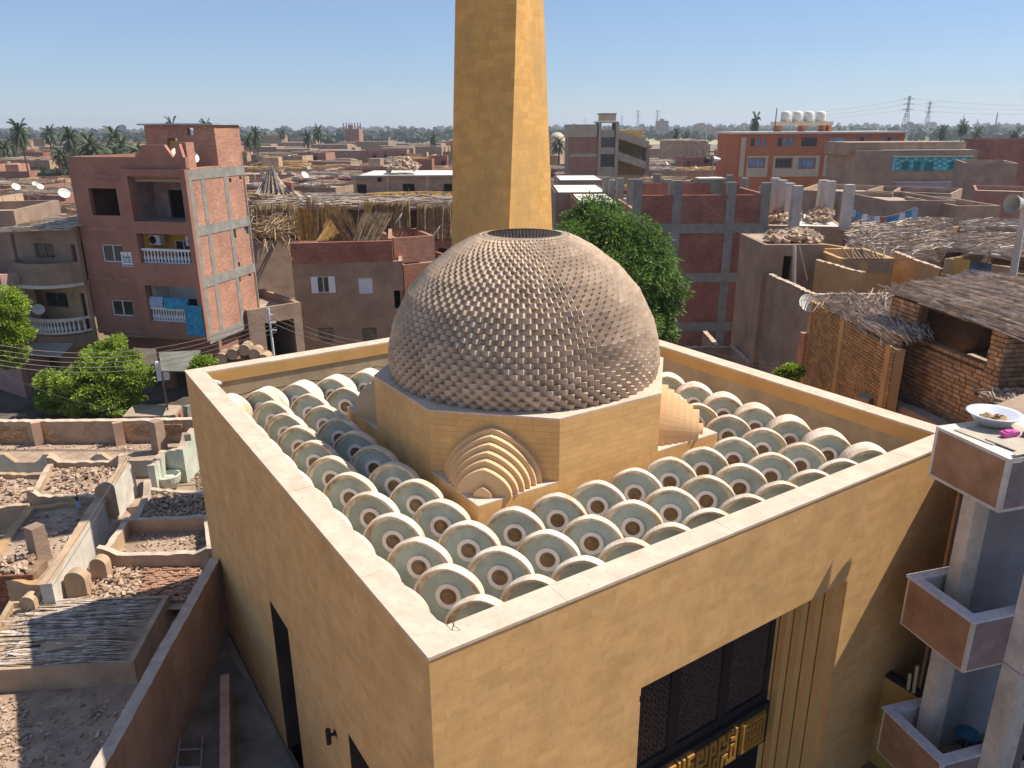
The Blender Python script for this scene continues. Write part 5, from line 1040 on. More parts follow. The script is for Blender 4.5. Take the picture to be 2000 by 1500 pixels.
for a in ((1606, 1662, 490, 37, 38, 3, M_mudlight, 'small ochre rendered block between the mud block and the patched ochre wall'), (1640, 1748, 505, 34, 34, 3, M_mudlight, 'ochre wall with grey cement patches and branches on top'), (1560, 1745, 371, 72, 68, 9, M_mud, 'long brown house with small barred windows behind the drying clothes'),
          (1735, 1868, 392, 60, 60, 9, M_mud3, 'grey brown plain walled house right of the drying clothes'), (1870, 1955, 402, 58, 58, 8, M_mud, 'dark plum coloured blank house in the right middle'), (1650, 1760, 462, 47, 47, 5, M_mud3, 'low house under grey reeds behind the ochre walls'), (1775, 1850, 452, 46, 44, 5, M_mud, 'mud house with a black opening beneath sagging reeds'), (1890, 2080, 455, 42, 40, 6, M_mud, 'mud house with a shed of grey reeds near the right edge'),
          (1905, 2060, 372, 75, 72, 8, M_redp, 'red plum walled yard at the right edge'), (1945, 2080, 273, 110, 108, 14, M_redb, 'large red brick block rising at the right edge'), (1885, 1990, 318, 88, 86, 9, M_mud3, 'brown house with a straw lean-to at the right'), (1690, 1860, 372, 70, 66, 7, M_mud3, 'low grey brown house under the lilac strip')):
    P_ = pre(*a[:5]); fr = []
    if 'barred' in a[7]: fr = [hrect(P_, x, 382, x + 18, 396) for x in (1600, 1672, 1640)]
    if 'black opening' in a[7]: fr = [hrect(P_, 1782, 470, 1815, 510)]
    t, Pf_, *_ = H(*a[:7], a[7], front=fr)
    for h in fr[:3]:
        if 'barred' in a[7]: window(t, Pf_, h, fm=M_wood, mull=3)
    if 'cement patches' in a[7]:
        for (x0, x1) in ((1645, 1678), (1695, 1735)): r_ = hrect(P_, x0, 510, x1, 532); q = MB(); pbox(Pf_, r_[0], r_[1], r_[2], r_[3], 0, .03, q); q.build('cement_patch', M_mud3, t)
        for k in range(9): x = 1660 + k * 8; MB().tube(at(x, 506, 33.8), at(x + rnd.uniform(-25, 15), 484 + rnd.uniform(-4, 14), 35), .05, .03, 5).build('branch', M_wood, t)
    if 'grey reeds' in a[7] or 'sagging' in a[7]:
        e = 8; sticks(at(a[0] - e, a[2] - 1, a[3] - .6), at(a[1] + e, a[2] - 1, a[4] - .6), at(a[1] + e, a[2] - 18, a[4] + 4), at(a[0] - e, a[2] - 16, a[3] + 4), 420, M_strawg, t, r=.035, jit=.12, lift=.3, seed=int(a[0]), lenf=(.15, .5), cross=.12)
sticks(at(1655, 500, 39), at(1835, 510, 36), at(1845, 455, 44), at(1660, 445, 46), 650, M_strawg, thing('reed_roof', 'wide ragged grey reed roof in the middle of the right side', 'roof', at(1750, 480, 41)), r=.03, jit=.12, lift=.3, seed=77, lenf=(.15, .45), cross=.15)
# diagonal ochre wall, grey yard wall
poly_wall('lit ochre wall slanting down beside the patched ochre wall', [tuple(at(1752, 492, 36))[:2], tuple(at(1838, 527, 31.5))[:2]], at(1752, 492, 36).z, GZ, .22, M_mudlight, name='yard_wall', cap=M_mcap)
zz = at(1487, 526, 37).z; poly_wall('long dark mud wall dropping into the shaded yard behind the mosque', [tuple(Z(1487, 526, zz))[:2], tuple(Z(1592, 575, zz))[:2]], zz, GZ, .25, M_mud3, name='yard_wall', cap=M_mcap)
poly_wall('grey wall top running behind the adobe wall', [tuple(Z(1592, 574, zz))[:2], tuple(Z(1765, 572, zz))[:2]], zz, GZ, .25, M_mud3, name='yard_wall', cap=M_mcap)
poly_wall('low ochre yard wall in the middle of the mud houses', [tuple(at(1600, 508, 35))[:2], tuple(at(1682, 545, 32))[:2]], at(1600, 508, 35).z, GZ, .22, M_mudlight, name='yard_wall', cap=M_mcap)
# adobe wall with posts and reed roof
z0 = 0.0; a, b = Z(1583, 588, z0), Z(1748, 682, z0); dA = (xy(b) - xy(a)).normalized(); LA = (xy(b) - xy(a)).length; nA = Vector((dA.y, -dA.x, 0)); nA = nA if nA.dot(CAM - a) > 0 else -nA; PAd = surfP(a, (dA.x, dA.y), (nA.x, nA.y))
ad = thing('adobe_house', 'tan adobe house with vertical render strips under a grey reed roof', 'house', (a.x, a.y, GZ)); HOUSES.append((xy(PAd(LA / 2, 0, -2)), 5))
q = MB(); pbox(PAd, 0, LA, GZ, z0 - .02, -.3, -.045, q); pbox(PAd, .0, .3, GZ, z0, -4, -.3, q); q.build('wall_core', M_mudlight, ad)
lay_stones(masonry(PAd, LA, -3.6, z0 - .05, .24, .10, gap=.022, th=.05, jit=.01, seed=15), 'brick', mat('tan_adobe', (.40, .25, .125), var=.18, sc=2, bump=.5, rand=.22), ad, 300, 'small_bricks')
for u in (.05, LA * .43, LA * .93): q = MB(); pbox(PAd, u, u + .26, GZ, z0 + .02, -.04, .03, q); q.build('render_strip', M_mudlight, ad)
sticks(a + Vector((0, 0, .05)) - dA * .3, b + Vector((0, 0, .05)), b - nA * .9 + Vector((0, 0, .1)), a - nA * 4 + Vector((0, 0, .3)), 1000, M_strawg, ad, r=.016, jit=.07, lift=.25, seed=31, lenf=(.15, .4), cross=.12, over=.02)
# mud brick tower house with the big opening
z1_ = .95; a, b = Z(1742, 577, z1_), Z(1966, 652, z1_); dT = (xy(b) - xy(a)).normalized(); LT = (xy(b) - xy(a)).length; nT = Vector((dT.y, -dT.x, 0)); nT = nT if nT.dot(CAM - a) > 0 else -nT; PT = surfP(a, (dT.x, dT.y), (nT.x, nT.y))
th_ = thing('mud_brick_house', 'rough mud brick house with a wide black opening under a reed roof', 'house', (a.x, a.y, GZ)); HOUSES.append((xy(PT(LT / 2, 0, -2)), 6))
r0 = hrect(PT, 1789, 600, 1940, 690); op = (r0[0], r0[1], hrect(PT, 1789, 640, 1800, 664)[2] - .05, z1_ - .04)
q = MB(); panel(q, lambda u, z, o=0.: PT(u, z, o - .07), LT, GZ, z1_ - .01, .22, [op]); q.build('wall_core', M_adobem, th_); q = MB(); panel(q, lambda u, z, o=0.: PT(LT, z, 0) - nT * (u + .07) + dT * (o - .06), 6, GZ, z1_ - .01, .2); panel(q, lambda u, z, o=0.: PT(0, z, 0) - nT * (u + .07) - dT * (o - .06), 4, GZ, z1_ - .01, .2); q.build('side_wall', M_adobem, th_)
bs = masonry(PT, LT, -3.4, z1_, .25, .125, gap=.022, th=.1, jit=.016, seed=17, holes=[op]); bs += masonry(lambda u, z, o=0.: PT(LT, z, 0) - nT * u + dT * (o + .02), 3.0, -3.4, z1_, .25, .125, gap=.022, th=.1, jit=.016, seed=18)
lay_stones(bs, 'brick', M_adobe, th_, 300, 'small_bricks'); q = MB()
for i in range(24):
    u = op[0] + (op[1] - op[0]) * i / 24; pbox(PT, u + .01, u + (op[1] - op[0]) / 24 - .01, op[2], op[2] + .09, -.26, .03 + rnd.uniform(-.01, .02), q)
q.build('sill_bricks', M_adobe, th_, kind='stuff'); q = MB(); pbox(PT, .3, LT - .3, op[2] - .9, op[2] - .8, -4, -.3, q); q.build('inner_floor', M_dirt, th_); q = MB(); pbox(PT, .2, LT - .2, GZ, z1_ - .1, -4.2, -4, q); q.build('rear_wall', M_adobem, th_)
up_ = Vector((0, 0, .13)); sticks(a - dT * .1 + nT * .05 + up_, b + dT * 1.4 + nT * .05 + up_, b + dT * 1.4 - nT * 4 + up_ * 3, a - dT * .6 - nT * 3.4 + up_ * 3, 800, M_strawg, th_, r=.028, jit=.05, lift=.16, seed=33, lenf=(.3, .8), cross=.04)
q = MB(); pz_ = [v + Vector((0, 0, .03)) for v in (a + nT * .0, b + dT + nT * .0, b + dT - nT * 4, a - nT * 3.4)]; q.hexa(pz_ + [v + Vector((0, 0, .07)) for v in pz_]); q.build('roof_mat', M_wood, th_)
p = at(1955, 590, 21.5); MB().lathe(p.x, p.y, [(0, p.z), (.3, p.z), (.36, p.z + .07), (.28, p.z + .03), (0, p.z + .03)], 18).build('tray', M_tank, None, label='pale round tray of food lying on the reed roof of the mud brick house', cat='tray')
# low trough wall with the bluish top, rubble heap
z = -1.7; poly_wall('low rounded mud parapet just behind the right parapet of the mosque', [tuple(Z(1872, 842, z))[:2], tuple(Z(1790, 800, z))[:2], tuple(Z(1705, 768, z))[:2], tuple(Z(1690, 775, z))[:2]], z, GZ, .4, M_mud3, name='low_parapet', cap=mat('greyish_top', (.30, .27, .25), var=.15, bump=.3), wob=.02)
poly_wall('dark mud wall between the low parapet and the mud brick house', [tuple(Z(1860, 795, z))[:2], tuple(Z(1722, 752, z))[:2]], z, GZ, .3, M_mud3, name='low_parapet')
z = -.3; a, b = Z(1955, 800, z), Z(2060, 800, z); dd_ = (xy(b) - xy(a)).normalized(); nn_ = Vector((dd_.y, -dd_.x, 0)); nn_ = nn_ if nn_.dot(CAM - a) > 0 else -nn_; Pz = surfP(a, (dd_.x, dd_.y), (nn_.x, nn_.y)); rw = thing('rubble_stack', 'rough stack of grey stones behind the white basin', 'stone stack', (a.x, a.y, GZ)); q = MB(); pbox(Pz, .05, (b - a).length, GZ, z - .02, -1.2, -.06, q); q.build('core', M_adobem, rw)
lay_stones(masonry(Pz, (b - a).length, -2.2, z, .16, .09, gap=.015, th=.1, jit=.02, seed=5), 'stone', M_rub, rw, 200); rubble([a, b, b - nn_ * 1.2, a - nn_ * 1.2], 120, M_rub, rw, (.06, .2), 'loose_stones', 9, .05)
# painted adobe room, sheets, pole with loudspeaker
P_ = pre(1845, 2040, 505, 31, 28); t, Pf_, *_ = H(1845, 2040, 505, 31, 28, 4, M_mud2, 'adobe room with a yellow and blue painted patch beside the leaning pole', front=[hrect(P_, 1972, 505, 2010, 535)])
q = MB(); r_ = hrect(P_, 1862, 505, 1893, 540); pbox(Pf_, r_[0], r_[1], r_[2], r_[3], 0, .02, q); q.build('yellow_patch', M_yel, t); q = MB(); r_ = hrect(P_, 1894, 512, 1935, 540); pbox(Pf_, r_[0], r_[1], r_[2], r_[3], 0, .018, q); q.build('blue_patch', mat('blue_wash', (.10, .13, .22), var=.5, sc=2), t)
lay_stones(masonry(lambda u, z, o=0.: Pf_(u, z, o + .09), hrect(P_, 1845, 520, 1900, 560)[1], -1.8, hrect(P_, 1845, 536, 1900, 545)[3], .22, .12, gap=.02, th=.1, jit=.012, seed=8), 'brick', M_adobe, t, 300)
sticks(at(1846, 492, 31), at(2030, 508, 28.5), at(2050, 470, 34), at(1850, 466, 37), 420, M_strawg, t, r=.025, jit=.1, lift=.25, seed=61, lenf=(.2, .6), cross=.1)
for k, (x0, y0, x1, y1, l_) in enumerate(((1890, 496, 1955, 478, 'dull white sheet spread over the reeds by the leaning pole'), (1945, 500, 2050, 480, 'bright white sheet on the reeds at the right edge'))): MB().hexa([at(x0, y0, 30), at(x1, y0 + 4, 29), at(x1, y1, 32), at(x0 + 20, y1 - 2, 33)] + [v + Vector((0, 0, .05)) for v in (at(x0, y0, 30), at(x1, y0 + 4, 29), at(x1, y1, 32), at(x0 + 20, y1 - 2, 33))]).build('roof_sheet', M_roofw, None, label=l_, cat='sheet')
pb, pt = at(1968, 600, 24.5), at(1999, 415, 24.5); pole = thing('loudspeaker_pole', 'pale leaning utility pole carrying a loudspeaker horn at the right edge', 'pole', pb); MB().tube(pb, pt + (pt - pb) * .25, .12, .09, 10).build('shaft', M_concw, pole)
hc = at(1976, 398, 24.2); hd = (-xy(RT) - HF * .3).normalized(); MB().tube(hc, hc - hd * .45, .30, .12, 16, False).tube(hc - hd * .45, hc - hd * .8, .14, .14, 10).build('horn', mat('grey_horn', (.42, .42, .38), var=.1, rough=.4), pole); MB().tube(hc - hd * .8, pt + (pt - pb) * .1, .03).build('bracket', M_dark, pole)
# second loudspeaker far behind
hc = at(1393, 312, 90); ls = thing('loudspeaker', 'pair of grey loudspeaker horns standing on a roof left of the orange school', 'loudspeaker', hc - Vector((0, 0, 2))); MB().tube(hc, hc - xy(RT) * -.8, .45, .15, 12, False).build('horn', M_steel, ls); MB().tube(hc - xy(RT) * .9 , hc - xy(RT) * .3 - HF * 0, .45, .15, 12, False).build('horn', M_dark, ls); MB().tube(hc - Vector((0, 0, 3)), hc, .06).build('pole', M_steel, ls)
cable('thin pale wire sagging across the brick frame building', at(1347, 365, 45), at(1492, 470, 42), .4, .025); cable('thin wire crossing the mud houses to the leaning pole', at(1492, 470, 42), at(1985, 460, 24.5), 1.0, .018)
for k in range(4): cable(('top', 'second', 'third', 'lowest')[k] + ' of four pale wires over the shaded yard behind the mosque', at(1290, 655 + 8 * k, 30), at(1600, 715 + 10 * k, 24), .3, .012, group='overhead wires behind the right parapet')
dish_at(at(1576, 618, 26.2), .36, 'white dish on the dark mud wall beside the adobe house', az=R(-120)); p = at(1572, 655, 26); MB().obox(p - Vector((0, 0, 1.3)), xy(RT) * .5, HF * .5, (0, 0, 1.3)).build('brick_shaft', M_salm, None, label='small brick shaft with a grey top under the white dish', cat='shaft')
# yard behind the mosque: low walls in shade
for k, (x0, y0, x1, y1, l_) in enumerate(((1335, 678, 1430, 676, 'low pale topped wall across the shaded yard'), (1430, 676, 1466, 708, 'low wall slanting forward in the shaded yard'), (1378, 648, 1400, 672, 'short stub of wall in the shaded yard'))):
    z = -5.2; poly_wall(l_, [tuple(Z(x0, y0, z))[:2], tuple(Z(x1, y1, z))[:2]], z, GZ, .25, M_mud3, name='yard_wall', cap=M_mcap)
for k, (a, b, y, D, m, l_) in enumerate(((1085, 1190, 376, 60, M_mud, 'pale slab roofed house right of the minaret behind the big tree'), (1090, 1180, 352, 80, M_mud3, 'house with a long white roof edge right of the minaret'), (1130, 1215, 398, 52, M_redb, 'brick house with a sandy slab roof behind the big tree'))): H(a, b, y, D, D, 8, m, l_, rm=M_roofw, par=.0)
# washing line
wl_ = thing('washing_line', 'rope of blue and white clothes drying between two poles', 'washing line', at(1700, 425, 52)); a, b = at(1655, 408, 52), at(1790, 404, 53); MB().path([a + (b - a) * t + Vector((0, 0, -.6 * math.sin(math.pi * t))) for t in [i / 10 for i in range(11)]], .02, 3).build('rope', M_wire, wl_)
for i in range(11):
    t = (i + .5) / 11; p = a + (b - a) * t + Vector((0, 0, -.6 * math.sin(math.pi * t))); h = rnd.uniform(.35, .8); MB().hexa([p, p + xy(RT) * .35, p + xy(RT) * .35 + HF * .03, p + HF * .03] + [v - Vector((rnd.uniform(-.1, .1), 0, h)) for v in (p, p + xy(RT) * .35, p + xy(RT) * .35 + HF * .03, p + HF * .03)]).build('garment', rnd.choice([M_clp, M_clb, M_shut, mat('pink_cloth', (.5, .12, .16), var=.1)]), wl_)
# ---- stair building
D = 150; Pn = pre(1108, 1160, 250, D, D); A0, zt_ = ho(1110, 250, D), at(1110, 247, D).z; sb_ = thing('stair_building', 'beige framed red building with a slanting open stair wing right of the minaret', 'building', (A0.x, A0.y, GZ)); HOUSES.append((A0 + HF * 5 + xy(RT) * 6, 12)); Fz = Face(A0, math.degrees(math.atan2(RT.y, RT.x))); Pz = lambda u, z, o=0.: Fz.P(u, z, o)
def pxbox(name, m, x0, y0, x1, y1, o0, o1, par=None, F=None): r_ = (F or Fz).rect(x0, y0, x1, y1); q = MB(); pbox(lambda u, z, o: (F or Fz).P(u, z, o), *r_, o0, o1, q); return q.build(name, m, par or sb_)
pxbox('frame', M_tan, 1107, 243, 1166, 268, -8, .3); pxbox('wall', M_mud3, 1108, 268, 1170, 400, -8, 0); pxbox('red_panel', M_redp, 1113, 270, 1167, 299, 0, .1); pxbox('beige_band', M_tan, 1113, 300, 1167, 307, 0, .15); pxbox('red_panel', M_redp, 1113, 308, 1167, 337, 0, .1)
pxbox('pier', M_tan, 1167, 238, 1172, 400, -6, .5); pxbox('pier', M_tan, 1200, 238, 1206, 400, -6, .5); pxbox('beam', M_cream, 1166, 237, 1206, 240, -6, .4); pxbox('spandrel', M_tan, 1172, 254, 1200, 268, -6, .2); pxbox('spandrel', M_tan, 1172, 288, 1200, 301, -6, .2); pxbox('spandrel', M_tan, 1172, 326, 1200, 345, -6, .2); pxbox('window', M_glass, 1172, 268, 1200, 289, -5.8, -.3); pxbox('window', M_glass, 1172, 301, 1200, 326, -5.8, -.3); pxbox('tank', M_cream, 1172, 223, 1203, 236, -3, .2); pxbox('cap', M_tan, 1170, 221, 1204, 223.5, -3.2, .4)
for (y0, y1) in ((256, 276), (298, 318)):
    u0, z0 = Fz.uz(1206, y0); u1_, z1_2 = Fz.uz(1268, y1); q = MB(); h = 1.3; q.hexa([Fz.P(u0, z0 - h, .2), Fz.P(u1_, z1_2 - h, .2), Fz.P(u1_, z1_2 - h, -5), Fz.P(u0, z0 - h, -5), Fz.P(u0, z0 + .3, .2), Fz.P(u1_, z1_2, .2), Fz.P(u1_, z1_2, -5), Fz.P(u0, z0 + .3, -5)]); q.build('stair_flight', M_tan, sb_)
pxbox('stair_back', M_yel, 1206, 256, 1262, 345, -5.4, -5.1); pxbox('end_pier', M_mud3, 1260, 285, 1266, 400, -5, .3); pxbox('stair_roof', M_cream, 1206, 252, 1268, 255, -7, -5)
# ---- orange school
D = 130; A0 = ho(1442, 256, D); Fo = Face(A0, math.degrees(math.atan2(RT.y, RT.x)) + 3); sc_ = thing('school', 'orange three storey school with cream arched panels and blue barred windows', 'school', (A0.x, A0.y, GZ)); Lo = Fo.uz(1768, 262)[0]; zo = Fo.uz(1600, 257)[1]; Po = lambda u, z, o=0.: Fo.P(u, z, o); HOUSES.append((A0 + xy(RT) * 14 + HF * 6, 17))
ow = []
for (x0, x1, y0, y1) in ((1466, 1474, 269, 286), (1477.5, 1485, 269, 286), (1489, 1496, 269, 286), (1519, 1528, 268, 286), (1530, 1538, 268, 286), (1541, 1550, 268, 286), (1565, 1596, 268, 286), (1620, 1652, 268, 286), (1667, 1674, 267, 276), (1679, 1688, 267, 276), (1691, 1698, 267, 276), (1722, 1730, 267, 276), (1733, 1741, 267, 276), (1744, 1753, 267, 276), (1462, 1492, 310, 326), (1515, 1546, 310, 327), (1560, 1591, 310, 328), (1615, 1645, 310, 320)): ow.append(Fo.rect(x0, y0, x1, y1))
q = MB(); panel(q, Po, Lo, GZ, zo - .3, .4, ow); q.build('wall', M_orange, sc_); q = MB(); panel(q, lambda u, z, o=0.: Fo.P(0, z, 0) - Fo.n * (u + .41) - Fo.d * (o - .002), 10, GZ, zo - .3, .4); q.build('end_wall', M_orange, sc_); q = MB(); panel(q, lambda u, z, o=0.: Fo.P(Lo, z, 0) - Fo.n * (u + .41) + Fo.d * (o - .002), 10, GZ, zo - .3, .4); q.build('end_wall', M_orange, sc_)
q = MB(); pbox(Po, -.6, Lo + .6, zo - .3, zo, -10.6, .6, q); q.build('roof', M_roofw, sc_); q = MB(); pbox(Po, .3, Lo - .3, GZ, zo - .4, -10, -1, q); q.build('dark_rooms', M_black, sc_)
for i, h in enumerate(ow): window(sc_, Po, h, fm=mat('blue_bars', (.10, .13, .26), var=.1, bump=0), gm=M_glassb if (i * 7) % 3 else M_glass, mull=1 if h[1] - h[0] < 1.4 else 3, rec=.1)
for (x0, x1) in ((1458, 1499), (1509, 1599), (1608, 1660)):
    a, b = Fo.rect(x0, 305, x1, 345)[:2]; zc_, zd = Fo.uz(1550, 345)[1], Fo.uz(1550, 304)[1]; q = MB(); panel(q, lambda u, z, o=0.: Fo.P(a + u, z, o + .12), b - a, zc_, zd, .11, [(h[0] - a - .15, h[1] - a + .15, h[2] - .15, h[3] + .15) for h in ow[14:] if h[0] > a and h[1] < b]); q.build('cream_panel', M_cream, sc_)
r_ = Fo.rect(1445, 268, 1454, 345); q = MB(); pbox(Po, *r_, 0, .15, q); q.build('cream_arch', M_cream, sc_)
for x in (1542, 1590, 1632, 1643): r_ = Fo.rect(x - 3, 238, x + 3, 258); q = MB(); pbox(Po, r_[0], r_[1], zo, r_[3], -6, -4, q); q.build('tank_pier', M_orange, sc_)
r_ = Fo.rect(1533, 237, 1647, 245); q = MB(); pbox(Po, *r_, -6.2, -3.6, q); q.build('tank_deck', M_cream, sc_)
for k, x in enumerate((1557, 1580.5, 1603, 1627)):
    c = Fo.P(Fo.uz(x, 238)[0], 0, -4.9); zt0, zt1_ = Fo.uz(x, 237)[1], Fo.uz(x, 216)[1]; MB().lathe(c.x, c.y, [(0, zt0), (.8, zt0), (.84, zt0 + .3), (.80, zt0 + .5), (.84, zt0 + .9), (.8, zt1_ - .2), (.5, zt1_), (0, zt1_ + .05)], 18).build('water_tank', M_tank, None, smooth=True, label=('leftmost', 'second', 'third', 'rightmost')[k] + ' of the four white round water tanks on the school roof', cat='water tank', group='water tanks on the school roof')
c = Fo.P(Fo.uz(1533, 238)[0], 0, -4); MB().tube((c.x, c.y, zo), (c.x, c.y, Fo.uz(1533, 210)[1]), .08).build('roof_mast', M_dark, None, label='thin dark mast left of the water tanks on the school roof', cat='mast')
# ---- brown house with the teal tiled balcony
D = 104; A0 = ho(1668, 300, D); Ft = Face(A0, math.degrees(math.atan2(RT.y, RT.x)) + 2); tb = thing('teal_balcony_house', 'brown rendered house with a turquoise tiled balcony and a lilac ground floor', 'house', (A0.x, A0.y, GZ)); HOUSES.append((A0 + xy(RT) * 8 + HF * 5, 11))
def fx(name, m, *a, par=None): return pxbox(name, m, *a, par=par or tb, F=Ft)
fx('wall', M_mud, 1668, 294, 1900, 420, -9, 0); fx('upper_wall', M_mud, 1668, 278, 1895, 303, -9, -1.0); fx('roof_edge', M_concw, 1725, 292.5, 1901, 294, -9, .2)
tl = fx('tiled_wall', M_teal, 1746, 307, 1894, 333, 0, .12); fx('ledge', M_concw, 1742, 304.5, 1898, 306.5, 0, .5); fx('ledge', M_concw, 1744, 354, 1888, 356, 0, .4); fx('lilac_wall', M_lil, 1748, 356, 1884, 372, 0, .1)
for i in range(16):
    for j in range(5):
        if (i + j) % 2 == 0 and not any(a <= 1748 + i * 9.2 <= b and 1 <= j <= 4 for a, b in ((1758, 1772), (1780, 1812), (1850, 1866))): fx('tile', mat('pale_blue_tile', (.22, .50, .62), var=.1, bump=0), 1748 + i * 9.2, 308 + j * 4.6, 1755 + i * 9.2, 312 + j * 4.6, .12, .16, par=tl)
for (x0, x1, y0, y1) in ((1760, 1774, 316, 330), (1784, 1796, 316, 333), (1806, 1821, 316, 333), (1852, 1868, 316, 330)): w_ = fx('shutter', mat('dark_teal', (.02, .15, .16), var=.1), x0, y0, x1, y1, .12, .2)
for x in (1752, 1776, 1798, 1843): w_ = fx('window', M_glass, x, 366, x + 14, 372, .1, .14)
for x in (1742.5, 1862, 1880): fx('tile_pier', mat('pale_blue_tile', (0, 0, 0)), x, 307, x + 4, 333, 0, .2)
# ---- brick house with white roof left of the minaret
P_ = pre(690, 890, 345, 112, 112); t, Pf_, *_ = H(690, 890, 345, 112, 112, 16, M_mud, 'wide brown brick house with a white slab roof left of the minaret', rm=M_roofw, par=0, front=[hrect(P_, 698, 360, 716, 380), hrect(P_, 787, 359, 810, 382), hrect(P_, 867, 359, 889, 382), hrect(P_, 737, 347, 746, 355)])
for x in (694, 758, 836): r_ = hrect(Pf_, x - 3, 345, x + 3, 400); q = MB(); pbox(Pf_, *r_, 0, .1, q); q.build('pilaster', M_mud2, t)
q = MB(); r_ = hrect(Pf_, 690, 335, 890, 346); pbox(Pf_, r_[0] - .3, r_[1], r_[2], r_[3] - .5, 0, .4, q); q.build('roof_edge', M_conc, t)
rubble([at(760, 332, 116), at(815, 332, 116), at(815, 322, 122), at(765, 322, 122)], 220, M_rub, t, (.3, .9), 'roof_rubble', 5, .1, heap=1.4)
# salmon mud house with a lit side, dark reed tent on the roof behind it
P_ = pre(486, 576, 392, 60, 62); t, Pf_, Pl_, Pr_, _ = H(486, 576, 392, 60, 62, 8, M_mud3, 'dark house under a great tent of grey reeds right of the red apartment house', right=[(1.0, 2.0, -3.2, -2.2), (4.5, 5.6, -2.6, -1.6)])
q = MB(); panel(q, lambda u, z, o=0.: Pr_(u, z, o + .03), 8, at(576, 392, 62).z - .1, at(576, 392, 62).z + 1.4, .2); q.build('roof_wall', M_salm, t)
mb = MB(); rg = random.Random(4)
for k in range(330):
    x = rg.uniform(502, 580); f = abs(x - 528) / 52; mb.tube(at(x + (x - 530) * .5, 392, 61 + rg.random() * 3), at(530 + (x - 530) * .35, 322 + f * 38 + rg.uniform(-4, 8), 63 + rg.random() * 2), .05, .03, 3, False)
mb.build('reed_tent', M_strawg, t, kind='stuff'); sticks(at(486, 392, 59.5), at(580, 394, 60), at(590, 384, 66), at(490, 380, 66), 300, M_straw, t, r=.05, jit=.15, lift=.4, seed=5, lenf=(.2, .5))

# ================================================================== the town
tones = [(M_mud, 'brown rendered'), (M_mud3, 'grey brown'), (M_redb, 'dark brick'), (M_salm, 'salmon brick'), (M_mud2, 'tan mud'), (M_redp, 'dull red'), (M_mud, 'earth coloured'), (M_redb, 'deep red brick')]
def place(x):
    return 'at the left edge' if x < 290 else 'left of the minaret' if x < 900 else 'right of the minaret' if x < 1120 else 'left of the orange school' if x < 1440 else 'behind the orange school' if x < 1760 else 'at the far right'
rg = random.Random(99); cnt = 0; houses = []; D = 62.0
while D < 470:
    step = 8.5 + D * .012; wd = D * .78; x = -wd + rg.uniform(0, step)
    while x < wd:
        P = xy(CAM) + HF * (D + rg.uniform(-2.5, 2.5)) + xy(RT).normalized() * x; w_, dp = rg.uniform(6.0, 11.0) * (1 + D * .0012), rg.uniform(6, 10)
        px = 1000 + 1491 * x / D; x += w_ + rg.choice([.3, .3, .8, 3.])
        if not -80 < px < 2080 or any((P - c).length < r_ + 5 for c, r_ in HOUSES): continue
        if 1130 < px < 1480 and D > 330 or px > 1650 and D > 360: continue
        houses.append((D, px, P, w_, dp))
    D += step * .95 + 1.2
keep = sorted(houses, key=lambda q: q[0])
print('town houses', len(houses))
rest_mb = MB(); used = {}
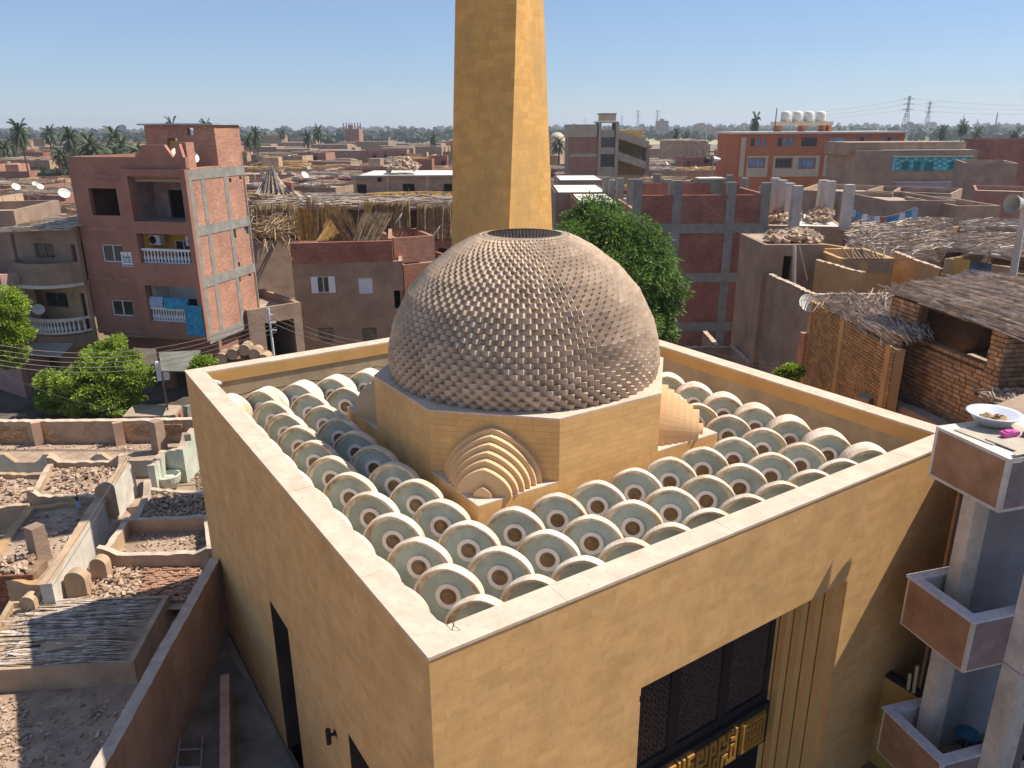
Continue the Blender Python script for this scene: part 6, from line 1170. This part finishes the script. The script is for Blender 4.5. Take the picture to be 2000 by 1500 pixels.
for i, (D, px, P, w_, dp) in enumerate(keep):
    m, tone = rg.choice(tones); ang = math.atan2(RT.y, RT.x) + R(rg.choice([-14, -10, -6, 2])) ; d = Vector((math.cos(ang), math.sin(ang), 0)); h = rg.choice([2.9, 3.3, 3.6, 4.0, 4.4, 6.2]) + rg.uniform(-.3, .4)
    if rg.random() < .05: h += 3
    if D < 75: h = min(h, 4.5)
    if D < 150: h = min(h, 4.2)
    if D < 128 and 1420 < px < 1960: h = min(h, 3.1)
    A = P - d * w_ / 2; B = P + d * w_ / 2; n = Vector((d.y, -d.x, 0)); par = rg.choice([.2, .5, .9]); zt = GZ + h
    if i >= 300:
        rest_mb.obox(Vector((A.x, A.y, GZ)), d * w_, -n * dp, (0, 0, h)); continue
    near = D < 170; feat = rg.choice(['a flat dusty roof', 'a low roof wall', 'a small roof room', 'bare roof columns'] if D > 228 else ['a flat dusty roof', 'loose reeds on its roof', 'a low roof wall', 'roof clutter', 'a small roof room', 'bare roof columns']) ; hz = 'near' if D < 110 else 'middle' if D < 200 else 'far'
    lab = f"{tone} house with {feat}, {hz} rows {place(px)}"; fr = []; rt_ = []
    if near or rg.random() < .3:
        for k in range(rg.choice([1, 2, 3])):
            u = rg.uniform(.6, w_ - 1.6); fr.append((u, u + rg.uniform(.7, 1.1), zt - par - rg.uniform(1.7, 2.1), zt - par - .7))
        fr = [f for j, f in enumerate(fr) if all(f[1] < g_[0] - .2 or f[0] > g_[1] + .2 for g_ in fr[:j])]
    t, Pf_, Pl_, Pr_, L_ = house(lab, 'house', A, B, dp, zt, m, front=fr, par=par, group='brick and mud houses of the town', rm=rg.choice([M_roofd, M_roofd, M_mud2, M_roofw, M_mud]))
    for f in fr[:2]:
        if near and rg.random() < .5: window(t, Pf_, f, fm=M_wood if rg.random() < .6 else M_shut, gm=M_glass, mull=1)
    zr = zt - par
    if D < 240 and (feat.startswith('loose') or rg.random() < .35):
        sticks(Pf_(-.3, zt, .3), Pf_(w_ * rg.uniform(.5, 1.05), zt, .3), Pf_(w_, zt + .2, -dp * .7), Pf_(0, zt + .2, -dp * .7), int(120 if D < 130 else 60), rg.choice([M_straw, M_strawg, M_strawg, M_strawy]), t, r=.05 if D < 120 else .09, jit=.15, lift=.35, seed=i, lenf=(.2, .6), cross=.12)
    elif feat == 'a small roof room':
        q = MB(); a = rg.uniform(0, w_ * .5); pbox(Pf_, a + .3, a + w_ * .4, zr, zr + rg.uniform(1.8, 2.6), -dp * .7, -dp * .25, q); q.build('roof_room', rg.choice([M_salm, M_mud2, M_mud]), t)
    elif feat == 'bare roof columns':
        for k in range(rg.choice([3, 5, 7])): q = MB(); u = .3 + k * (w_ - .8) / 6; pbox(Pf_, u, u + .3, zr, zr + 1.9, -.8, -.5, q); q.build('roof_column', M_conc, t)
    elif feat == 'a low roof wall':
        q = MB(); a = rg.uniform(.2, .6) * w_; pbox(Pf_, a, a + .25, zr, zr + 1.3, -dp + .3, -.3, q); q.build('roof_wall', M_mud2, t); q = MB(); pbox(Pf_, .3, a - .01, zr, zr + 1.0, -dp * .6, -dp * .6 + .25, q); q.build('roof_wall', M_mud3, t)
    elif feat == 'roof clutter' and D < 260:
        c = [Pf_(1, zr, -1), Pf_(w_ - 1, zr, -1), Pf_(w_ - 1, zr, -dp * .6), Pf_(1, zr, -dp * .6)]; rubble(c, 50 if D < 140 else 25, rg.choice([M_rub, M_tank, M_rub]), t, (.2, .8), 'roof_clutter', i, .2, heap=.3)
    if D < 190 and rg.random() < .7:
        q = MB()
        for k in range(rg.choice([3, 5, 9])):
            b_ = Pf_(rg.uniform(.3, w_ - .3), zr, -rg.uniform(.4, dp - .5)); q.tube(b_, b_ + Vector((rg.gauss(0, .25), rg.gauss(0, .25), rg.uniform(.8, 2.4))), .04, .03, 3)
        q.build('roof_poles', rg.choice([M_wood, M_steel]), t, kind='stuff')
    if D < 190 and rg.random() < .5:
        for k in range(rg.choice([1, 2, 3])): q = MB(); a = rg.uniform(.4, w_ - 1.6); o_ = rg.uniform(.6, dp - 1.8); pbox(Pf_, a, a + rg.uniform(.5, 1.2), zr, zr + rg.uniform(.4, 1.1), -o_ - rg.uniform(.4, 1.), -o_, q); q.build('roof_box', rg.choice([M_tank, M_mud2, M_conc, M_salm, M_wood]), t)
    if rg.random() < .28 and D < 230: dish_at(Pf_(rg.uniform(1, w_ - 1), zr, -1.2), .5, f'white dish on the {tone} house, {hz} rows {place(px)}')
if rest_mb.v: rest_mb.build('far_houses', M_mud, None, kind='stuff', label='last rows of the town too small to tell apart', cat='houses')
# ================================================================== trees and palms
def leafmat(name, col, tr=.35): return mat(name, col, var=.35, sc=1.6, bump=0, rough=.55, rand=.35, trans=tr, spec=.35)
M_leafb = leafmat('bright_leaf', (.30, .42, .05), .4); M_leafd = leafmat('deep_leaf', (.12, .22, .04), .35); M_frond = leafmat('palm_frond', (.075, .105, .045), .2); M_bark = mat('bark', (.12, .085, .06), var=.3, sc=5, bump=.5)
def crown(name, lobes, nclump, per, m, parent, leaf=.14, wid=.35, droop=.3, cr=.32, seed=0, shell=.72):
    g = np.random.default_rng(seed); lobes = [(np.array(c), np.array(r_)) for c, r_ in lobes]; vol = np.array([np.prod(r_) ** (2 / 3) for _, r_ in lobes]); pick = g.choice(len(lobes), nclump, p=vol / vol.sum())
    d = g.normal(size=(nclump, 3)); d[:, 2] = np.where(d[:, 2] < -.5 * np.abs(d[:, 2]).max(), -d[:, 2], d[:, 2]); d /= np.linalg.norm(d, axis=1)[:, None]; rad = g.uniform(shell, 1.03, nclump)[:, None]
    C = np.array([lobes[k][0] for k in pick]) + d * rad * np.array([lobes[k][1] for k in pick])
    n = nclump * per; ci = np.repeat(np.arange(nclump), per); off = g.normal(size=(n, 3)); off /= np.linalg.norm(off, axis=1)[:, None]; off *= (g.random(n) ** .45)[:, None] * cr * g.uniform(.7, 1.25, nclump)[ci][:, None]; off[:, 2] *= .7
    p = C[ci] + off; a = off / (np.linalg.norm(off, axis=1)[:, None] + 1e-6) + d[ci] * .6 + g.normal(size=(n, 3)) * .5; a[:, 2] -= droop; a /= np.linalg.norm(a, axis=1)[:, None]
    s = np.cross(a, g.normal(size=(n, 3)) * .6 + np.array([0, 0, 1.])); s /= np.linalg.norm(s, axis=1)[:, None] + 1e-6; L = (leaf * g.uniform(.6, 1.3, n))[:, None]
    q = np.stack([p, p + a * L * .5 + s * L * wid * .5, p + a * L, p + a * L * .5 - s * L * wid * .5], 1).reshape(-1, 3)
    return big_obj(name, q, 4, m, parent)
def limb_tree(t, base, lobes, r0=.18, seed=0):
    rg = random.Random(seed); mb = MB(); base = Vector(base); cz = sum(c[2] for c, _ in lobes) / len(lobes); f = base + Vector((rg.uniform(-.2, .2), rg.uniform(-.2, .2), (cz - base.z) * .45)); mb.tube(base, f, r0, r0 * .75, 8)
    for c, r_ in lobes:
        c = Vector(c); m_ = (f + c) / 2 + Vector((rg.uniform(-.2, .2), rg.uniform(-.2, .2), -.1)); mb.tube(f, m_, r0 * .5, r0 * .35, 6); mb.tube(m_, c, r0 * .35, r0 * .12, 5)
        for k in range(3): mb.tube(m_, c + Vector((rg.uniform(-1, 1) * r_[0], rg.uniform(-1, 1) * r_[1], rg.uniform(-.3, .8) * r_[2])) * 1 - Vector((0, 0, 0)), r0 * .2, .02, 4)
    mb.build('trunk', M_bark, t)
def lobes_px(L, D):
    out = []
    for x, y, r_, dd in L:
        c = at(x, y, D + dd); k = D / 1491 * 1.02; out.append((tuple(c), (r_ * k, r_ * k, r_ * k * .82)))
    return out
b = ho(1180, 700, 29); lb = lobes_px([(1165, 455, 62, 1), (1120, 480, 48, 0), (1215, 470, 62, 0), (1265, 505, 60, -.5), (1290, 560, 50, 0), (1220, 540, 75, -1), (1275, 610, 48, 0), (1225, 620, 60, -1), (1160, 540, 70, 0), (1135, 430, 30, 1.5), (1290, 640, 30, 0), (1190, 410, 24, 1.5), (1155, 402, 20, 1.5)], 29)
t = thing('big_tree', 'large dense dark green feathery tree beside the minaret behind the dome', 'tree', (b.x, b.y, GZ)); limb_tree(t, (b.x, b.y, GZ), lb, .28, 1); crown('crown', lb, 1250, 62, M_leafd, t, leaf=.19, wid=.26, droop=.5, cr=.34, seed=1, shell=.5)
b = ho(185, 820, 34.6); lb = lobes_px([(235, 715, 45, 0), (260, 740, 34, 0), (195, 705, 38, .3), (180, 750, 55, -.4), (130, 755, 42, 0), (110, 780, 32, 0), (215, 775, 45, -.5), (155, 795, 34, -.5), (222, 675, 24, .5), (250, 785, 28, 0), (95, 745, 22, 0)], 34.6)
t = thing('green_tree', 'bright lime green bushy tree in front of the red apartment house', 'tree', (b.x, b.y, GZ)); limb_tree(t, (b.x, b.y, GZ), lb, .16, 2); crown('crown', lb, 900, 62, M_leafb, t, leaf=.13, wid=.5, droop=.1, cr=.25, seed=2, shell=.62)
b = ho(-20, 800, 34.6); lb = lobes_px([(-10, 620, 50, 0), (15, 600, 32, 0), (30, 650, 30, 0), (5, 680, 42, 0), (-50, 650, 60, 0), (8, 577, 22, 0), (20, 705, 22, 0)], 34.6)
t = thing('green_tree', 'green tree cut by the left edge of the picture above the cemetery wall', 'tree', (b.x, b.y, GZ)); limb_tree(t, (b.x, b.y, GZ), lb, .16, 3); crown('crown', lb, 640, 60, M_leafb, t, leaf=.13, wid=.5, droop=.1, cr=.25, seed=3, shell=.62)
for k, (x, y, r_, D, m, l_) in enumerate(((392, 712, 16, 27, M_leafb, 'small bright shrub peeping over the far left corner of the parapet'), (1545, 728, 13, 23.5, M_leafb, 'small yellow green shrub beyond the right parapet'), (1528, 733, 9, 23.5, M_leafb, 'tiny leafy tuft beside the yellow green shrub'))):
    c = at(x, y, D); lb = lobes_px([(x, y, r_, 0), (x + r_ * .8, y - 3, r_ * .7, 0), (x - r_ * .7, y + 4, r_ * .6, 0)], D); t = thing('shrub', l_, 'shrub', (c.x, c.y, GZ)); limb_tree(t, (c.x, c.y, GZ), lb, .05, k); crown('crown', lb, 60, 40, m, t, leaf=.13, wid=.4, droop=.2, cr=.15, seed=20 + k)
# palms
def palm(seed, H, base=(0, 0, 0), label='', group=None):
    rg = random.Random(seed); t = thing('palm_tree', label, 'palm tree', base, group); B = Vector(base); lx, ly = rg.uniform(-.6, .6), rg.uniform(-.6, .6); mb = MB(); pts = [B + Vector((lx * (k / 8) ** 2, ly * (k / 8) ** 2, H * k / 8)) for k in range(9)]
    for k in range(8): mb.tube(pts[k], pts[k + 1], .26 - .01 * k, .24 - .01 * k, 7, False)
    mb.build('trunk', M_bark, t); top = pts[-1]; mb = MB()
    for i in range(38):
        az = i * 2.399 + rg.uniform(-.2, .2); el = 1.25 - 1.75 * (i / 38) + rg.uniform(-.1, .1); L = rg.uniform(2.5, 3.3); p = top.copy(); d = Vector((math.cos(az) * math.cos(el), math.sin(az) * math.cos(el), math.sin(el))); N = 9; side = Vector((-math.sin(az), math.cos(az), 0)); prev = p
        for k in range(N):
            d = (d + Vector((0, 0, -.16))).normalized(); q = prev + d * L / N; up = side.cross(d); ll = .75 * math.sin(math.pi * (k + 1.2) / (N + 1.6)) + .12
            for s in (-1, 1):
                e = (side * s * .8 + d * .55 - up * .35 * (1 if up.z > 0 else -1)).normalized() * ll
                mb.add([prev, q, q + e * .95 + Vector((0, 0, -.08))], [(0, 1, 2)]); mb.add([prev, prev + d * L / N * .5, prev + e + Vector((0, 0, -.12))], [(0, 1, 2)])
            prev = q
    mb.build('crown', M_frond, t); return t
protos = [palm(k, (8.5, 10, 7)[k], tuple(xy(at(x, 300, D)) + Vector((0, 0, GZ))), l_, 'date palms beyond the town') for k, (x, D, l_) in enumerate(((218, 138, 'bushy date palm at the right of the left hand grove'), (185, 150, 'date palm in the middle of the left hand grove'), (247, 128, 'low spreading date palm just left of the red roof room')))]
rg = random.Random(5)
spec = [(48, 165, 12.6, 'tallest date palm rising over the far left red house'), (100, 200, 12, 'date palm second from the left on the skyline'), (136, 165, 11, 'thin high palm left of the grove'), (162, 160, 8.5, None), (205, 155, 9, None), (222, 175, 11, 'slim palm standing above the grove'), (232, 150, 9, None), (262, 142, 9.5, None), (273, 132, 8.5, None), (150, 145, 8, None), (240, 165, 10, None), (175, 175, 10, None), (196, 135, 7.5, None), (120, 170, 9, None), (345, 210, 13, None), (410, 220, 13, None), (490, 230, 10, None), (505, 225, 11, None), (605, 240, 10.5, 'left palm of the dark pair on the skyline between the red house and the minaret'), (625, 238, 12, 'right palm of the dark pair on the skyline between the red house and the minaret'), (845, 300, 9, None), (1092, 200, 9, None), (1100, 210, 9, None), (1320, 290, 10, 'left of two palms in the stubble field'), (1338, 290, 9.5, 'right of two palms in the stubble field'), (1415, 180, 8.5, 'palm crown at the left shoulder of the orange school'), (1470, 260, 14, None), (1832, 250, 11, None), (1872, 245, 12.5, 'large palm in the green field at the right'), (1905, 255, 10, None), (1975, 240, 10, None), (555, 330, 11, None), (30, 200, 9, None), (5, 190, 9, None), (445, 240, 11, None)]
for i, (x, D, H_, l_) in enumerate(spec):
    k = i % 3; c = copy_tree(protos[k]); c.location = tuple(xy(at(x, 300, D)) + Vector((0, 0, GZ - ((8.5, 10, 7)[k] - H_) * (1 if H_ < (8.5, 10, 7)[k] else 0)))); s = max(.8, H_ / (8.5, 10, 7)[k]); f_ = .62 if D > 200 else .75; c.scale = (f_, f_, s); c.rotation_euler = (0, 0, rg.uniform(0, 6))
    nb_ = sorted(q[0] for q in spec if not q[3] and place(q[0]) == place(x)); c['label'] = l_ or (('first', 'second', 'third', 'fourth', 'fifth', 'sixth', 'seventh', 'eighth', 'ninth', 'tenth', 'eleventh', 'twelfth', 'last')[min(12, nb_.index(x))] + ' plain date palm from the left, ' + place(x))
# distant belts of trees
g = np.random.default_rng(7); Vq = []
for (D0, D1, n, hs, x0, x1) in ((480, 620, 420, 5.5, -1200, 1200), (620, 900, 600, 7, -1200, 1200), (900, 1500, 800, 10, -1200, 1200), (1500, 2600, 500, 15, -1200, 1200), (170, 300, 130, 4.5, 60, 300)):
    D_ = g.uniform(D0, D1, n); px = g.uniform(x0 if x0 > 0 else -150, x1 if x1 < 1000 else 2150, n)
    for dd, x in zip(D_, px):
        if 1180 < x < 1440 and dd < 700 or x > 1640 and dd < 640 or 760 < x < 900 and dd < 700: continue
        c = xy(at(x, 300, dd)); h = hs * g.uniform(.6, 1.25); w_ = h * g.uniform(.7, 1.3); m_ = 26; v = g.normal(size=(m_, 3)); v /= np.linalg.norm(v, axis=1)[:, None]; v[:, 2] = np.abs(v[:, 2]); P_ = np.array([c.x, c.y, GZ + h * .15]) + v * np.array([w_ * .6, w_ * .6, h * .85]) * g.uniform(.6, 1, m_)[:, None]
        a = g.normal(size=(m_, 3)); a /= np.linalg.norm(a, axis=1)[:, None]; b2 = np.cross(a, g.normal(size=(m_, 3))); b2 /= np.linalg.norm(b2, axis=1)[:, None]; s = h * .30
        Vq.append(np.stack([P_ - a * s, P_ + b2 * s, P_ + a * s, P_ - b2 * s], 1).reshape(-1, 3))
o = big_obj('distant_trees', np.concatenate(Vq), 4, leafmat('distant_foliage', (.05, .075, .03), .1)); tagit(o, 'belts of distant trees that close the horizon', 'trees', kind='stuff')
# far blocks, pylons, tiny minarets
def pylon(x, D, H_, label, group='power pylons on the horizon'):
    b = xy(at(x, 300, D)) + Vector((0, 0, GZ)); t = thing('pylon', label, 'pylon', tuple(b), group); d = xy(RT).normalized(); mb = MB(); w0, w1 = H_ * .10, H_ * .018; K = 8
    def cr(z): w_ = w0 + (w1 - w0) * min(1, z / (H_ * .75)); return [b + d * sx * w_ + HF * sy * w_ + Vector((0, 0, z)) for sx, sy in ((-1, -1), (1, -1), (1, 1), (-1, 1))]
    th = H_ * .0055
    for k in range(K):
        lo, hi = cr(H_ * k / K), cr(H_ * (k + 1) / K)
        for i in range(4): mb.tube(lo[i], hi[i], th, th, 3, False); mb.tube(lo[i], hi[(i + 1) % 4], th * .7, th * .7, 3, False); mb.tube(lo[(i + 1) % 4], hi[i], th * .7, th * .7, 3, False)
    mb.build('mast', M_steel, t)
    for f in (.70, .82, .93):
        q = MB(); z = Vector((0, 0, H_ * f)); q.tube(b + z - d * H_ * .13, b + z + Vector((0, 0, H_ * .03)), th, th, 3).tube(b + z + d * H_ * .13, b + z + Vector((0, 0, H_ * .03)), th, th, 3).tube(b + z - d * H_ * .13, b + z + d * H_ * .13, th, th, 3); q.build('crossarm', M_steel, t)
    return b
pb1 = pylon(1760, 700, 37, 'tallest pylon on the right of the horizon'); pb2 = pylon(1801, 900, 38, 'second tall pylon on the right of the horizon')
for x, D, H_, l_ in ((1243, 1500, 42, 'left of two pylons above the stubble field'), (1280, 1500, 42, 'right of two pylons above the stubble field'), (1212, 2200, 42, 'faint pylon right of the stair building'), (1140, 2600, 40, 'faint pylon left of the stair building'), (1870, 2000, 36, 'faint thin pylon at the far right')): pylon(x, D, H_, l_)
for k in range(3): cable(('lowest', 'middle', 'top')[k] + ' faint power line running right from the tall pylons', pb1 + Vector((0, 0, 26 + 4.4 * k)), xy(at(2150, 300, 900)) + Vector((0, 0, 22 + 4 * k)), 5, .10, group='power lines at the right'); cable(('lowest', 'middle', 'top')[k] + ' faint power line running left from the tallest pylon', pb1 + Vector((0, 0, 26 + 4.4 * k)), xy(at(1480, 300, 1500)) + Vector((0, 0, 18 + 4 * k)), 5, .10, group='power lines at the left')
M_far = mat('far_building', (.30, .25, .22), var=.1, bump=0)
for x, w_, D, H_, l_ in ((1292, 20, 900, 19, 'blocky grey building on the horizon between the stair building and the school'), (1370, 30, 1000, 15, 'low wide block on the horizon left of the school'), (1773, 22, 900, 14, 'square block standing below the tall pylons'), (1060, 12, 900, 12, 'small block on the horizon touching the minaret'), (690, 26, 420, 12.5, 'unfinished tower with roof columns on the skyline left of the minaret'), (1934, 3, 1200, 32, 'thin distant minaret at the right'), (1898, 2.5, 1500, 24, 'tiny distant spire at the right'), (1395, 60, 800, 9, 'long low sheds on the horizon left of the school')):
    c = xy(at(x, 300, D)); wm = w_ * D / 1491; t = thing('distant_building', l_, 'building', (c.x, c.y, GZ)); d = xy(RT).normalized()
    if w_ < 5: MB().tube(c + Vector((0, 0, GZ)), c + Vector((0, 0, GZ + H_ * .8)), wm / 2, wm / 2.4, 8).build('shaft', M_far, t); MB().tube(c + Vector((0, 0, GZ + H_ * .8)), c + Vector((0, 0, GZ + H_)), wm / 2, .1, 8).build('cap', M_far, t)
    else:
        MB().obox(c - d * wm / 2 + Vector((0, 0, GZ)), d * wm, HF * 12, (0, 0, H_)).build('wall', M_far if D > 500 else M_redp, t); MB().obox(c - d * wm / 4 + Vector((0, 0, GZ + H_)), d * wm / 3, HF * 6, (0, 0, 2)).build('roof_block', M_far, t)
        if D < 500:
            for k in range(7): MB().obox(c - d * wm * .6 + d * wm * 1.2 * k / 6 + Vector((0, 0, GZ + H_)), d * .5, HF * .5, (0, 0, 3.2)).build('roof_column', M_far, t)
# small domed tomb right of the minaret
c = at(1088, 277, 210); t = thing('domed_tomb', 'small pale domed tomb just right of the minaret', 'tomb', (c.x, c.y, GZ)); MB().lathe(c.x, c.y, [(2.3, c.z)] + [(2.3 * math.cos(a), c.z + 2.4 * math.sin(a)) for a in [i * .196 for i in range(1, 9)]], 16).build('dome', M_cream, t, smooth=True); MB().obox((c.x - 3, c.y - 3, GZ), (6, 0, 0), (0, 6, 0), (0, 0, c.z - GZ)).build('base', M_cream, t)

# ================================================================== haze
hm = bpy.data.materials.new('haze'); hm.use_nodes = True; hn = hm.node_tree.nodes; hn.remove(hn['Principled BSDF']); pv = hn.new('ShaderNodeVolumePrincipled'); pv.inputs['Density'].default_value = .00026; pv.inputs['Color'].default_value = (.80, .87, .98, 1); pv.inputs['Anisotropy'].default_value = .2
hm.node_tree.links.new(pv.outputs[0], hn['Material Output'].inputs['Volume'])
tagit(MB().box(-5100, -5100, GZ - 1, 5100, 5100, 52).build('haze', hm), kind='stuff')
